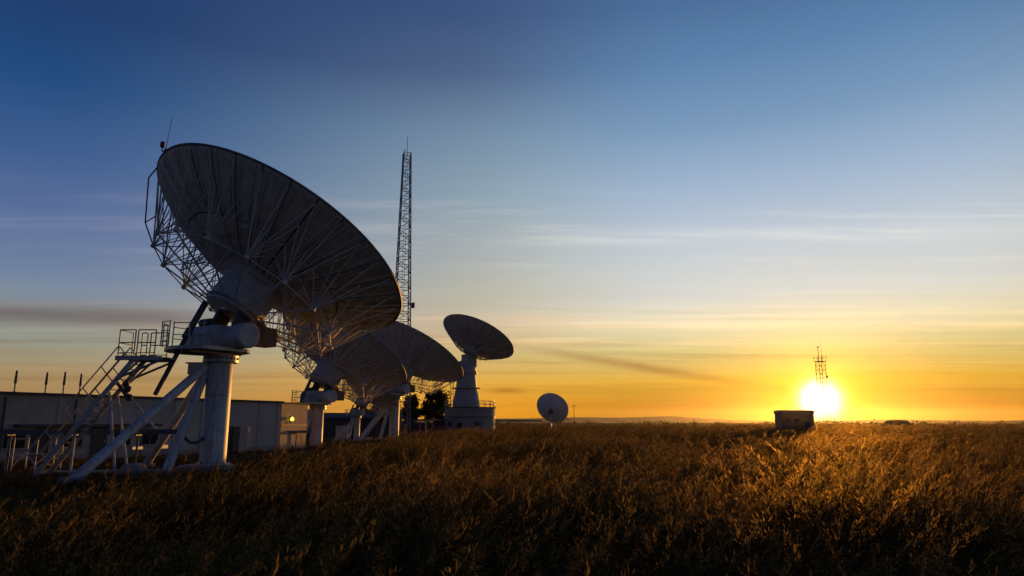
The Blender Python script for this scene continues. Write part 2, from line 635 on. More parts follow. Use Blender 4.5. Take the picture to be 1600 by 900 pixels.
def add_truss(root, vertex, axis, Rr, F, hub_r, hub_z, nrib=16, node=.70, depth=2.0, rad=.038):
    """truss_rib (chords) > strut (each bracing tube)"""
    da = 2 * math.pi / nrib
    s = lambda r: r * r / (4 * F) - .13

    def P(r, z, a=0.0):
        return Vector((r * math.cos(a), r * math.sin(a), z))
    rn = Rr * node
    N = P(rn, s(rn) - depth)
    N2 = P(rn, s(rn) - depth, da)
    H0 = P(hub_r, hub_z)
    rm = (rn + hub_r) / 2
    Mid = (N + H0) / 2
    Mid2 = P(Mid.x, Mid.z, da)
    rib = MB()
    rib.tube(H0, N, rad * 1.15)
    rib.tube(N, P(Rr * .97, s(Rr * .97)), rad)
    rs = [hub_r, Rr * .33, Rr * .48, rn, Rr * .8, Rr * .97]
    rib.path([P(r, s(r) - .03) for r in rs], rad * .8)
    rib.lathe([(.01, -.12), (.12, -.08), (.12, .08), (.01, .12)], 10, N, cap=False)
    rib_me = rib.mesh('truss_rib', 'truss')
    h = da / 2
    struts = [(N, P(Rr * .62, s(Rr * .62), h), rad * .6), (N, P(Rr * .62, s(Rr * .62), -h), rad * .6), (N, P(rn, s(rn)), rad * .7), (N, P(Rr * .8, s(Rr * .8), h), rad * .7), (N, P(Rr * .8, s(Rr * .8), -h), rad * .7),
              (N, P(Rr * .97, s(Rr * .97), h), rad * .7), (N, P(Rr * .97, s(Rr * .97), -h), rad * .7),
              (N, P(Rr * .48, s(Rr * .48), h), rad * .7), (N, P(Rr * .48, s(Rr * .48), -h), rad * .7),
              (N, N2, rad * .8), (Mid, P(Rr * .33, s(Rr * .33)), rad * .6), (Mid, P(Rr * .48, s(Rr * .48)), rad * .6),
              (Mid, P(Rr * .36, s(Rr * .36), h), rad * .6), (Mid, P(Rr * .36, s(Rr * .36), -h), rad * .6), (Mid, Mid2, rad * .6),
              (P(Rr * .8, s(Rr * .8)), P(Rr * .8, s(Rr * .8), da), rad * .6),
              (P(Rr * .48, s(Rr * .48)), P(Rr * .48, s(Rr * .48), da), rad * .6)]
    mes = [strut_mesh(*x) for x in struts]
    base = dish_matrix(vertex, axis)
    for k in range(nrib):
        ro = put('truss_rib', rib_me, root, base @ Matrix.Rotation(k * da, 4, 'Z'))
        for me in mes:
            put('strut', me, ro)


def big_dish(label, group, loc):
    root = thing('dish_antenna', label, 'dish antenna', loc, 0, group)
    # ---------------- pedestal
    mb = MB()
    ch = [(-1.35, -.7), (-1.1, -1.0), (.5, -1.0), (.75, -.75), (.75, .75), (.5, 1.0), (-1.1, 1.0), (-1.35, .7)]
    mb.prism(ch, -.1, .30)
    mb.prism([(x * .93 - .02, y * .93) for x, y in ch], .30, .34)
    mb.build('concrete_base', 'concrete', root, False)
    mb = MB()
    mb.lathe([(.74, .34), (.74, .42), (.60, .42), (.585, .5), (.575, 3.0), (.572, 5.02), (.60, 5.06)], 40)
    pil = mb.build('pillar', 'white', root)
    for hz_ in (1.9, 3.5):
        mb = MB(); mb.lathe([(.57, hz_ - .03), (.588, hz_ - .01), (.588, hz_ + .01), (.57, hz_ + .03)], 40, closed=True)
        mb.build('weld_seam', 'steel', pil)
    for k in range(16):
        a = k * math.pi / 8
        mb = MB(); mb.lathe([(.028, .40), (.028, .50)], 6, (.675 * math.cos(a), .675 * math.sin(a), 0)); mb.build('anchor_bolt', 'dark', pil, False)
    mb = MB()
    mb.box((.10, -.60, 1.4), (.34, .10, 1.2))
    mb.build('hatch', 'white', pil)
    mb = MB()
    mb.lathe([(.66, 5.02), (.80, 5.06), (.80, 5.18), (.72, 5.18), (.72, 5.30), (.78, 5.30), (.78, 5.40), (.70, 5.40), (.70, 5.5)], 40)
    fl = mb.build('slewing_ring', 'steel', root)
    bolt = MB()
    bolt.lathe([(.03, -.03), (.03, .1)], 6)
    bme = bolt.mesh('bolt', 'dark', False)
    for k in range(24):
        a = k * math.pi / 12
        put('bolt', bme, fl, Matrix.Translation((.755 * math.cos(a), .755 * math.sin(a), 5.19)))
    # ---------------- raking braces from the pillar head to the ground
    for foot, top, r0 in (((-2.88, -5.7, .05), (-.50, -.45, 4.85), .20), ((-5.0, 3.6, .05), (-.55, .0, 4.75), .19),
                          ((-1.35, -1.6, .05), (-.55, -.35, 4.55), .20)):
        mb = MB()
        f, t = Vector(foot), Vector(top)
        mb.tube(f, t, r0, 16)
        mb.tube(f + (t - f) * .46, f + (t - f) * .47, r0 + .03, 16)
        b = mb.build('brace_leg', 'white', root)
        mb = MB()
        mb.lathe([(.52, -.1), (.48, .16), (.33, .22)], 14, (foot[0], foot[1], 0))
        mb.build('footing', 'concrete', b)
    mb = MB()
    mb.box((-.82, -.32, 4.72), (.85, .62, .5))
    mb.box((-.85, -.32, 5.0), (1.0, .75, .06))
    mb.build('brace_bracket', 'white', root, False)
    mb = MB()
    mb.lathe([(.55, -.1), (.6, .15), (.45, .42), (.2, .48)], 9, (-2.85, -1.45, 0))
    mb.build('ballast_block', 'concrete', root)
    # ---------------- turntable deck and elevation mount; u = elevation axis, r = rear
    u, r, z = Vector((.85, -.53, 0)), Vector((-.53, -.85, 0)), Vector((0, 0, 1))
    c0 = Vector((-.42, -.55, 0))
    poly = []
    for k in range(40):
        a = k * 2 * math.pi / 40
        p = c0 + u * (2.05 * math.cos(a)) + r * (1.75 * math.sin(a))
        q = p.dot(u)
        if q > 1.45:
            p -= u * (q - 1.45)
        poly.append((p.x, p.y))
    mb = MB()
    mb.prism(poly, 5.5, 5.66)
    deck = mb.build('deck', 'steel', root, False)
    mb = MB()
    for s_ in (-.7, 0, .7):
        mb.box(c0 + z * 5.44 + u * s_, (.1, 2.6, .1), u, r, z)
    mb.build('deck_beam', 'steel', deck, False)
    mb = MB()
    prof = [(-.85, 0), (.85, 0), (.85, .75), (.55, 1.15), (-.55, 1.15), (-.85, .75)]
    vs, n = [], len(prof)
    for s_ in (-1.55, .35):
        vs += [u * s_ + r * (y + .1) + z * (5.66 + h) for y, h in prof]
    mb.add(vs, [(i, (i + 1) % n, n + (i + 1) % n, n + i) for i in range(n)] + [tuple(range(n - 1, -1, -1)), tuple(range(n, 2 * n))])
    body = mb.build('mount_housing', 'white', root, False)
    for s_, h_, w_ in ((-1.2, 6.1, .5), (-.4, 6.05, .45), (.1, 6.1, .3)):
        mb = MB()
        mb.box(u * s_ + r * .98 + z * h_, (w_, .08, .5), u, r, z)
        mb.build('access_cover', 'white', body, False)
    mb = MB()
    mb.tube(u * -.9 + r * .55 + z * 6.95, u * -.2 + r * .55 + z * 6.95, .2, 16)
    mb.tube(u * -.2 + r * .55 + z * 6.95, u * -.05 + r * .55 + z * 6.95, .12, 16)
    mb.build('drive_motor', 'dark', root)
    mb = MB()
    mb.lathe([(.50, .1), (.50, 1.25), (.60, 1.28), (.60, 1.95), (.54, 2.0)], 36, z * 6.25, u)
    drum = mb.build('bearing_drum', 'white', root)
    mb = MB()
    mb.lathe([(.60, -1.95), (.60, -1.5), (.5, -1.45)], 36, z * 6.25, u)
    mb.build('bearing_drum', 'white', root)
    # dish frame
    rimc = Vector((1.85, 1.95, 11.22))
    Rr, F = 7.03, 5.2
    vert = rimc - AXIS * (Rr * Rr / (4 * F))
    hubz = -1.95
    hb = vert + AXIS * hubz
    # yoke arms up to the hub
    for s_ in (-.95, .95):
        mb = MB()
        p0, p1 = u * s_ + z * 6.2, hb + u * (s_ * .8) + AXIS * .5
        d = (p1 - p0).normalized()
        mb.box((p0 + p1) / 2, (.22, .75, (p1 - p0).length + .5), u, d.cross(u).normalized(), d)
        mb.build('yoke_arm', 'dark', root, False)
    dm = dish_matrix(vert, AXIS)
    mb = MB()
    mb.lathe([(.25, hubz - .04), (1.2, hubz - .03), (1.38, hubz), (1.42, hubz + .12), (1.42, -.3), (1.55, -.25), (1.55, .02), (1.3, .05)], 40)
    hub = mb.build('hub', 'white', root)
    hub.matrix_local = dm
    mb = MB()
    mb.lathe([(1.46, hubz + .1), (1.50, hubz + .12), (1.50, hubz + .22), (1.46, hubz + .24)], 40, closed=True)
    mb.lathe([(.5, hubz - .12), (.55, hubz - .03)], 24)
    mb.build('hub_flange', 'steel', hub)
    # elevation jack screw
    mb = MB()
    a, b, c = Vector((-.62, -.75, 7.85)), Vector((-1.46, -1.45, 5.37)), Vector((-2.0, -1.9, 3.47))
    mb.tube(a, a + (b - a) * .5, .15, 14)
    mb.tube(a + (b - a) * .45, c, .105, 14)
    mb.lathe([(.17, -.25), (.17, .25)], 14, a + (b - a) * .62, (b - a))
    mb.build('elevation_jack', 'dark', root)
    mb = MB()
    p = hb + u * 1.0 + AXIS * -.1
    pc = Vector((1.75, .75, 6.35))
    mb.box(pc, (.85, .75, .9), u, r, z)
    mb.tube(pc + z * .3, hb + AXIS * .6 + u * .9, .16, 10)
    mb.build('counterweight', 'ply', root, False)
    # ---------------- reflector and its backing
    add_reflector(root, vert, AXIS, Rr, F, [(1.45, 4.16), (4.26, 6.98)], 32, gap=.085)
    add_truss(root, vert, AXIS, Rr, F, 1.42, hubz + .15)
    # feed on four legs on the hollow side
    mb = MB()
    mb.lathe([(.02, 4.45), (.45, 4.35), (.62, 4.15), (.60, 4.12), (.42, 4.22), (.02, 4.3)], 28, cap=False)
    sub = mb.build('subreflector', 'panel', root)
    sub.matrix_local = dm
    mb = MB()
    mb.tube((4.3, 0, 4.3 * 4.3 / 4 / F), (.5, 0, 4.3), .05)
    lm = mb.mesh('feed_leg', 'truss')
    for k in range(4):
        put('feed_leg', lm, root, dm @ Matrix.Rotation(k * math.pi / 2 + .4, 4, 'Z'))
    mb = MB()
    mb.lathe([(.45, .0), (.4, 1.2), (.2, 2.0), (.32, 2.3)], 20)
    fh = mb.build('feed_horn', 'white', root)
    fh.matrix_local = dm
    # ---------------- rim furniture at the upper left
    im = dm.inverted()
    top = im @ Vector((-2.5, -2.2, 14.88))
    th = math.atan2(top.y, top.x)

    def rimp(a, dz=0.0, dr=0.0):
        return dm @ Vector(((Rr + dr) * math.cos(a), (Rr + dr) * math.sin(a), Rr * Rr / 4 / F + dz))
    p = rimp(th)
    mb = MB()
    mb.tube(p - z * .15, p + z * .1, .06, 8)
    mb.tube(p, p + Vector((.13, .05, 1.75)), .022, 6, .012)
    mb.build('lightning_rod', 'dark', root)
    p = rimp(th) + Vector((-.20, .05, .0))
    mb = MB()
    mb.tube(rimp(th), p, .03)
    mb.tube(p, p + z * .2, .03)
    lp = mb.build('warning_lamp', 'dark', root)
    mb = MB()
    mb.lathe([(.07, .18), (.105, .22), (.105, .42), (.07, .48)], 12, p)
    mb.build('lamp_glass', 'red', lp)
    mb = MB()
    mb.path([rimp(th), Vector((-3.72, -.5, 14.72)), Vector((-4.19, -.35, 14.22)), Vector((-4.12, -.35, 11.9)), Vector((-3.65, -.3, 10.78))], .035)
    mb.tube((-4.12, -.35, 11.9), (-3.7, -.2, 12.3), .03)
    mb.build('cable_hoop', 'dark', root)
    # ---------------- handrails round the left of the deck
    def rail(pts, levels, hgt=1.1, rad=.028):
        mb = MB()
        for a, b in zip(pts, pts[1:]):
            for l in levels:
                mb.tube(a + z * l, b + z * l, rad * .8)
        for q in pts:
            mb.tube(q, q + z * hgt, rad)
        o = mb.build('handrail', 'steel', root)
        return o
    d0 = z * 5.66
    rail([d0 + Vector(q) for q in ((-2.2, -1.3, 0), (-2.3, -.75, 0))], (.35, 1.1))
    rail([d0 + Vector(q) for q in ((-2.05, -1.75, 0), (-1.55, -2.05, 0))], (.2, .45, .7, .92, 1.12), 1.15)
    rail([d0 + Vector(q) for q in ((-1.4, -2.0, 0), (-.7, -1.95, 0), (-.1, -1.85, 0))], (.5, 1.05))
    rail([d0 + Vector(q) for q in ((-2.2, -.4, 0), (-1.7, .45, 0), (-.9, .95, 0))], (.5, 1.05))
    return root


d1 = big_dish('largest and nearest dish antenna on a thick white pillar beside the access stair', 'large dish antennas in a row', (-13.9, 32.65, 0))
bpy.context.view_layer.update()
ALL_AT_COPY = list(COL.objects)
d2 = copy_tree(d1)
d2.location = (-18.9, 67.5, -1.55)
d2['label'] = 'second large dish antenna, half hidden behind the nearest one, beside the lit wall lamp'
d3 = copy_tree(d1)
d3.location = (-14.55, 86.0, 0)
d3.rotation_euler.z = R(-4)
d3['label'] = 'third large dish antenna in the row, overlapping the conical pedestal dish behind'
dx = copy_tree(d1)
dx.location = (-18.3, 82.3, 0)
dx.scale = (.55, .55, .55)
dx.rotation_euler.z = R(-12)
dx['label'] = 'smaller dish antenna on a short pillar, mostly hidden between the second and third large dishes'


# ================================================================== access stair by the nearest dish
def access_stair():
    B = Vector((-13.9, 32.65, 0))
    root = thing('access_stair', 'steep steel stair with railed landing leading up to the nearest dish deck', 'stair', (-20.36, 30.0, 0))
    O = -Vector((-20.36, 30.0, 0))
    z = Vector((0, 0, 1))
    w = Vector((.1, .75, 0))
    foot, top = Vector((-20.30, 30.0, .05)), Vector((-16.75, 30.3, 5.05))
    d = top - foot
    for s in (0, 1):
        mb = MB()
        a, b = foot + w * s + O, top + w * s + O
        dd = (b - a).normalized()
        y = Vector((0, 1, 0))
        mb.box((a + b) / 2, ((b - a).length, .06, .20), dd, y, dd.cross(y))
        mb.build('stringer', 'steel', root, False)
    n = 22
    td = MB()
    td.box((0, 0, 0), (.16, .70, .03))
    tme = td.mesh('tread', 'tread', False)
    for k in range(1, n):
        p = foot + d * (k / n) + w * .5 + O
        put('tread', tme, root, Matrix.Translation(p))
    # handrails along the flight
    for s in (0, 1):
        mb = MB()
        f0 = foot + w * s + O + d * .04
        t0 = foot + w * s + O + d * .97
        off = Vector((-.62, 0, .72))
        mb.tube(f0 + off, t0 + off, .028)
        mb.tube(f0 + off * .55, t0 + off * .55, .022)
        for k in range(6):
            q = f0 + (t0 - f0) * (k / 5)
            mb.tube(q, q + off, .025)
        mb.build('handrail', 'steel', root)
    # landing
    lz = 5.19
    x0, x1, y0, y1 = -17.5, -15.75, 30.15, 31.25
    mb = MB()
    mb.box(Vector(((x0 + x1) / 2, (y0 + y1) / 2, lz - .05)) + O, (x1 - x0, y1 - y0, .05))
    land = mb.build('landing', 'steel', root, False)
    for yy in (y0, y1):
        mb = MB()
        mb.box(Vector(((x0 + x1) / 2 + .15, yy, lz - .14)) + O, (x1 - x0 + .3, .07, .18))
        mb.build('edge_beam', 'steel', land, False)
    mb = MB()
    mb.box(Vector((x1 + .22, (y0 + y1) / 2, lz - .1)) + O, (.44, .8, .05))
    mb.build('bridge_plate', 'cabinet', land, False)
    # railed frames: two front, two rear, one end
    def frame(a, b):
        a, b = Vector((*a, lz)) + O, Vector((*b, lz)) + O
        mb = MB()
        for q in (a, b):
            mb.tube(q, q + z * 1.12, .028)
        for h in (.55, 1.12):
            mb.tube(a + z * h, b + z * h, .026)
        mb.tube(a + z * .1, b + z * .1, .02)
        mb.build('rail_frame', 'steel', root)
    xm = (x0 + x1) / 2 - .02
    frame((x0 + .1, y0), (xm - .06, y0))
    frame((xm + .06, y0), (x1 - .05, y0))
    frame((x0 + .5, y1), (xm - .1, y1))
    frame((xm + .05, y1), (x1 - .05, y1))
    frame((x0 + .1, y0 + .02), (x0 + .1, y1 - .02))
    # brackets carrying the landing out of the flight
    for yy in (y0, y1):
        mb = MB()
        mb.tube(Vector((-17.15, yy, 4.25)) + O, Vector((x1 + .3, yy, lz - .2)) + O, .055, 8)
        mb.tube(Vector((-17.35, yy, 4.05)) + O, Vector((x0 + 1.1, yy, lz - .2)) + O, .05, 8)
        mb.build('bracket', 'steel', root)
    # support legs
    for a, b in (((-17.75, 30.4, 3.6), (-17.15, 30.5, 0)), ((-17.75, 31.0, 3.6), (-17.2, 31.6, 0)), ((-19.05, 30.4, 1.8), (-19.05, 30.4, 0)),
                 ((-17.45, 30.7, 3.9), (-15.9, 31.6, 1.7))):
        mb = MB()
        mb.tube(Vector(a) + O, Vector(b) + O, .05 if a[2] > 3.7 else .06, 8)
        mb.build('support_leg', 'white', root)
    mb = MB()
    mb.tube(Vector((-20.3, 30.9, .14)) + O, Vector((-15.6, 31.4, .16)) + O, .07, 8)
    mb.tube(Vector((-20.3, 30.9, .14)) + O, Vector((-20.25, 30.2, .14)) + O, .06, 8)
    mb.build('base_beam', 'white', root)
    # floodlight arm
    mb = MB()
    mb.tube(Vector((-17.5, 30.5, 4.0)) + O, Vector((-16.95, 30.5, 3.3)) + O, .07, 8)
    arm = mb.build('lamp_arm', 'dark', root)
    for q in ((-17.1, 30.5, 3.95), (-16.98, 30.45, 3.72), (-16.9, 30.5, 3.35)):
        mb = MB()
        mb.lathe([(.05, -.14), (.13, -.1), (.15, .06), (.09, .14)], 10, Vector(q) + O, (.3, -.5, .4))
        mb.build('floodlight', 'dark', arm)
    return root


access_stair()


def pipe_railing():
    c = Vector((-22.4, 33.2, 0))
    root = thing('pipe_railing', 'thin white pipe railing and low steps left of the access stair foot', 'railing', c)
    xs = (-1.5, -1.0, -.55, .1, .75, 1.3)
    for k, x in enumerate(xs):
        mb = MB()
        mb.tube((x, -.3 * (k % 2), -.05), (x, -.3 * (k % 2), 1.55), .03)
        mb.build('post', 'white', root)
    for a, b in (((-1.5, 0, 1.5), (-.55, 0, 1.5)), ((-1.0, -.3, .2), (.1, -.3, 1.5)), ((-.3, 0, .1), (1.3, 0, 1.55)), ((-.55, 0, .8), (.75, 0, .8)),
                 ((-1.5, 0, .75), (-.55, 0, .75))):
        mb = MB()
        mb.tube(a, b, .028)
        mb.build('rail', 'white', root)


pipe_railing()


# ================================================================== cable trays
def cable_tray(label, a, b, wdt, hgt, leg_every, matname='tray', elbow=None):
    a, b = Vector(a), Vector(b)
    root = thing('cable_tray', label, 'cable tray', (a.x, a.y, 0), 0, 'raised cable trays')
    O = Vector((a.x, a.y, 0))
    d = (b - a).normalized()
    side = d.cross(Vector((0, 0, 1))).normalized()
    up = side.cross(d)
    mb = MB()
    mb.box((a + b) / 2 - O, ((b - a).length, wdt, hgt), d, side, up)
    mb.box((a + b) / 2 - O + up * (hgt * .5 + .012), ((b - a).length, wdt + .08, .02), d, side, up)
    mb.build('tray', matname, root, False)
    n = max(2, int((b - a).length / leg_every) + 1)
    for k in range(n):
        p = a + (b - a) * ((k + .3) / n) - O
        mb = MB()
        mb.tube((p.x, p.y, -.05), (p.x, p.y, p.z - hgt / 2), .05, 8)
        mb.box((p.x, p.y, p.z - hgt / 2 - .03), (.08, wdt + .2, .06))
        mb.build('leg', matname, root)
    if elbow:
        mb = MB()
        mb.path([Vector(q) - O for q in elbow], .07, 8)
        for q in elbow[1:-1]:
            mb.lathe([(.075, -.03), (.075, .03)], 8, Vector(q) - O)
        mb.build('conduit', 'dark', root)
    return root


cable_tray('long dark cable tray crossing in front of the stair to the nearest pillar', (-26.5, 31.7, 1.84), (-14.9, 31.6, 1.84), .32, .2, 3.2,
           elbow=[(-14.95, 31.6, 1.84), (-14.8, 31.6, 1.6), (-14.6, 31.75, 1.36), (-14.35, 31.9, 1.36), (-14.15, 32.1, 1.58)])
cable_tray('dark cable tray in front of the grey building end near the second dish', (-22.8, 54.0, 1.42), (-18.0, 62.5, 1.42), .3, .2, 3.0)
cable_tray('distant dark cable tray running past the round base building to the small dish', (-17.5, 121.0, 2.6), (6.3, 150.0, 2.45), .5, .28, 6.0)


# ================================================================== buildings
def wall_frame(p0, p1):
    p0, p1 = Vector((*p0, 0)), Vector((*p1, 0))
    d = (p1 - p0).normalized()
    n = Vector((d.y, -d.x, 0))
    return p0, p1, d, n


def control_building():
    # facade runs from near-left to the far corner; n points out of it
    p1 = (-19.4, 58.2)
    L = 30.0
    azw = R(27.0)
    p0 = (p1[0] - math.sin(azw) * L, p1[1] - math.cos(azw) * L)
    a, b, d, n = wall_frame(p0, p1)
    root = thing('control_building', 'long low flat-roofed grey building behind the stair and the nearest pillar', 'building', a)
    z = Vector((0, 0, 1))
    H, D = 3.85, 9.0

    def bx(s0, s1, o0, o1, z0, z1):
        m = MB()
        m.box(d * ((s0 + s1) / 2) + n * ((o0 + o1) / 2) + z * ((z0 + z1) / 2), (s1 - s0, o1 - o0, z1 - z0), d, n, z)
        return m
    bx(0, L, -D, 0, -.1, H).build('wall', 'render', root, False)
    roof = bx(-.15, L + .15, -D - .15, .18, H, H + .14).build('roof', 'roof', root, False)
    bx(0, L, -.0, .05, -.1, .35).build('plinth', 'concrete', root, False)
    bx(9.6, 18.6, .003, .75, 2.0, 2.16).build('canopy', 'roof', root, False)
    # windows and doors under the canopy and beyond it
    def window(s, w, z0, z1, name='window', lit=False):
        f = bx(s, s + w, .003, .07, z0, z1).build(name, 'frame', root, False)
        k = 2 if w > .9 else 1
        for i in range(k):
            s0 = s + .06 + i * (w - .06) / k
            bx(s0, s0 + (w - .06) / k - .06, .072, .085, z0 + .06, z1 - .06).build('pane', 'sunsetpane' if lit else 'glass', f, False)
        bx(s - .05, s + w + .05, .003, .14, z0 - .08, z0 - .003).build('sill', 'concrete', f, False)
    def door(s, w, h):
        f = bx(s, s + w, .052, .09, .0, h).build('door', 'door', root, False)
        bx(s + w - .16, s + w - .1, .092, .14, 1.0, 1.12).build('handle', 'steel', f, False)
    for s in (3.2, 6.8, 9.1, 12.4, 15.6, 17.6):
        window(s, 1.25, .75, 1.75)
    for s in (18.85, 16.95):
        window(s, .85, .42, .72 if s < 18 else .78, lit=True)  # these panes glow in place of the orange sky they mirror
    for s in (5.2, 10.7, 14.2):
        door(s, .95, 1.95)
    door(24.45, .8, 1.95)
    for s in (1.0, 4.7, 8.4, 11.95, 15.2, 19.95, 22.2, 27.6, 29.6):
        bx(s, s + .22, .003, .045, .352, H - .003).build('pilaster', 'render', root, False)
    for s0, s1 in ((0.02, 15.1), (15.15, 29.98)):
        bx(s0, s1, .003, .035, 3.45, 3.53).build('string_course', 'render', root, False)
    m = bx(25.45, 26.2, .003, .5, -.1, 1.95)
    m.build('lean_to', 'render2', root, False)
    bx(26.42, 26.75, .003, .18, 1.45, 1.95).build('vent_box', 'cabinet', root, False)
    for s in (4.0, 6.8):
        bx(s, s + .35, .003, .15, 3.05, 3.25).build('wall_vent', 'dark', root, False)
    for s in (9.0, 13.0):
        m = MB()
        p = d * s + n * .06
        m.tube(p, p + z * 3.7, .05, 8)
        m.build('downpipe', 'dark', root)
    return root, a, d, n, H


cb, CA, CD, CN, CH = control_building()
for k, (s, h, o) in enumerate(((9.55, 1.25, -.3), (11.25, 1.25, -.3), (12.3, 1.35, -.3), (13.3, 1.3, -.3))):
    p = CA + CD * s + CN * o + Vector((0, 0, CH + .14))
    words = ('leftmost whip antenna on the roof of the long grey building', 'second whip antenna from the left on the grey building roof',
             'third whip antenna from the left on the grey building roof', 'whip antenna on the grey roof nearest the stair handrail')
    root = thing('whip_antenna', words[k], 'antenna', p, 0, 'whip antennas on the roof')
    m = MB()
    m.tube((0, 0, -.02), (0, 0, h * .45), .035, 8)
    m.lathe([(.12, -.01), (.12, .03)], 10)
    m.build('mast', 'dark', root)
    m = MB()
    m.tube((0, 0, h * .4), (0, 0, h), .075, 8, .05)
    m.build('radome', 'dark', root)

# annexe whose side wall catches the low sun
def annexe():
    azw = R(11.0)
    a, b, d, n = wall_frame((-19.55, 58.9), (-19.55 + math.sin(azw) * 5.5, 58.9 + math.cos(azw) * 4.0))
    root = thing('annexe_block', 'small sunlit tan block at the end of the grey building', 'building', a)
    z = Vector((0, 0, 1))
    def bx(s0, s1, o0, o1, z0, z1):
        m = MB()
        m.box(d * ((s0 + s1) / 2) + n * ((o0 + o1) / 2) + z * ((z0 + z1) / 2), (s1 - s0, o1 - o0, z1 - z0), d, n, z)
        return m
    bx(0, 4.0, -5, 0, -.1, 3.82).build('wall', 'render2', root, False)
    bx(-.1, 4.1, -5.1, .12, 3.82, 3.94).build('roof', 'roof', root, False)
    bx(.02, 3.98, 0.003, .06, 1.95, 2.05).build('ledge', 'tray', root, False)
    p = a + d * 1.3 + n * .06 + z * 2.5
    lamp = thing('wall_lamp', 'lit yellow wall lamp on the tan block', 'lamp', p)
    m = MB()
    m.box((0, 0, .1), (.25, .25, .3))
    m.lathe([(.05, -.35), (.07, -.1)], 8)
    m.build('bracket', 'dark', lamp)
    m = MB()
    m.lathe([(.06, -.14), (.15, -.1), (.16, .08), (.1, .16)], 14, (.2, -.2, 0))
    m.build('bulb', 'lamp', lamp)


annexe()


def low_store():
    root = thing('storage_shed', 'dark low storage shed beyond the second dish pillar', 'shed', (-26.5, 108, 0))
    m = MB()
    m.box((0, 3, 1.4), (17, 6, 3.0))
    m.build('wall', 'door', root, False)
    m = MB()
    m.add([(-8.8, -.4, 2.9), (8.8, -.4, 2.9), (8.8, 6.4, 2.9), (-8.8, 6.4, 2.9), (-8.8, 3, 3.7), (8.8, 3, 3.7)],
          [(0, 1, 5, 4), (3, 4, 5, 2), (0, 4, 3), (1, 2, 5), (0, 3, 2, 1)])
    m.build('roof', 'roof', root, False)
    for x in (-6, -2, 2, 6):
        m = MB()
        m.box((x, -.03, 1.1), (1.6, .05, 2.2))
        m.build('door', 'dark', root, False)


low_store()

cab = thing('equipment_cabinet', 'small pale equipment cabinet on the grass between the two nearer pillars', 'cabinet', (-22.4, 92.0, 0))
m = MB(); m.box((0, 0, .85), (1.5, .9, 1.7)); m.build('body', 'cabinet', cab, False)
m = MB(); m.box((0, 0, 1.74), (1.7, 1.1, .08)); m.build('lid', 'cabinet', cab, False)
for s in (-.37, .37):
    m = MB(); m.box((s, -.47, .9), (.68, .04, 1.4)); m.build('door', 'cabinet', cab, False)


def blue_fence():
    root = thing('metal_fence', 'dark blue sheet metal fence below the two trees', 'fence', (-20.5, 128.0, 0))
    n = 12
    w = 12.5 / n
    m = MB()
    for k in range(4):
        m.box((-.39 * w + k * .26 * w, 0, 1.05), (.15 * w, .09, 2.1))
    m.box((0, .03, 1.05), (w * .98, .03, 2.1))
    me = m.mesh('sheet_panel', 'blue', False)
    for k in range(n):
        put('sheet_panel', me, root, Matrix.Translation((k * w, 0, 0)))
    for k in range(0, n + 1, 3):
        m = MB(); m.box((k * w - w / 2, .12, 1.1), (.1, .12, 2.3)); m.build('post', 'dark', root, False)
    m = MB(); m.box((5.7, .06, 2.12), (12.6, .1, .07)); m.build('top_rail', 'blue', root, False)


blue_fence()


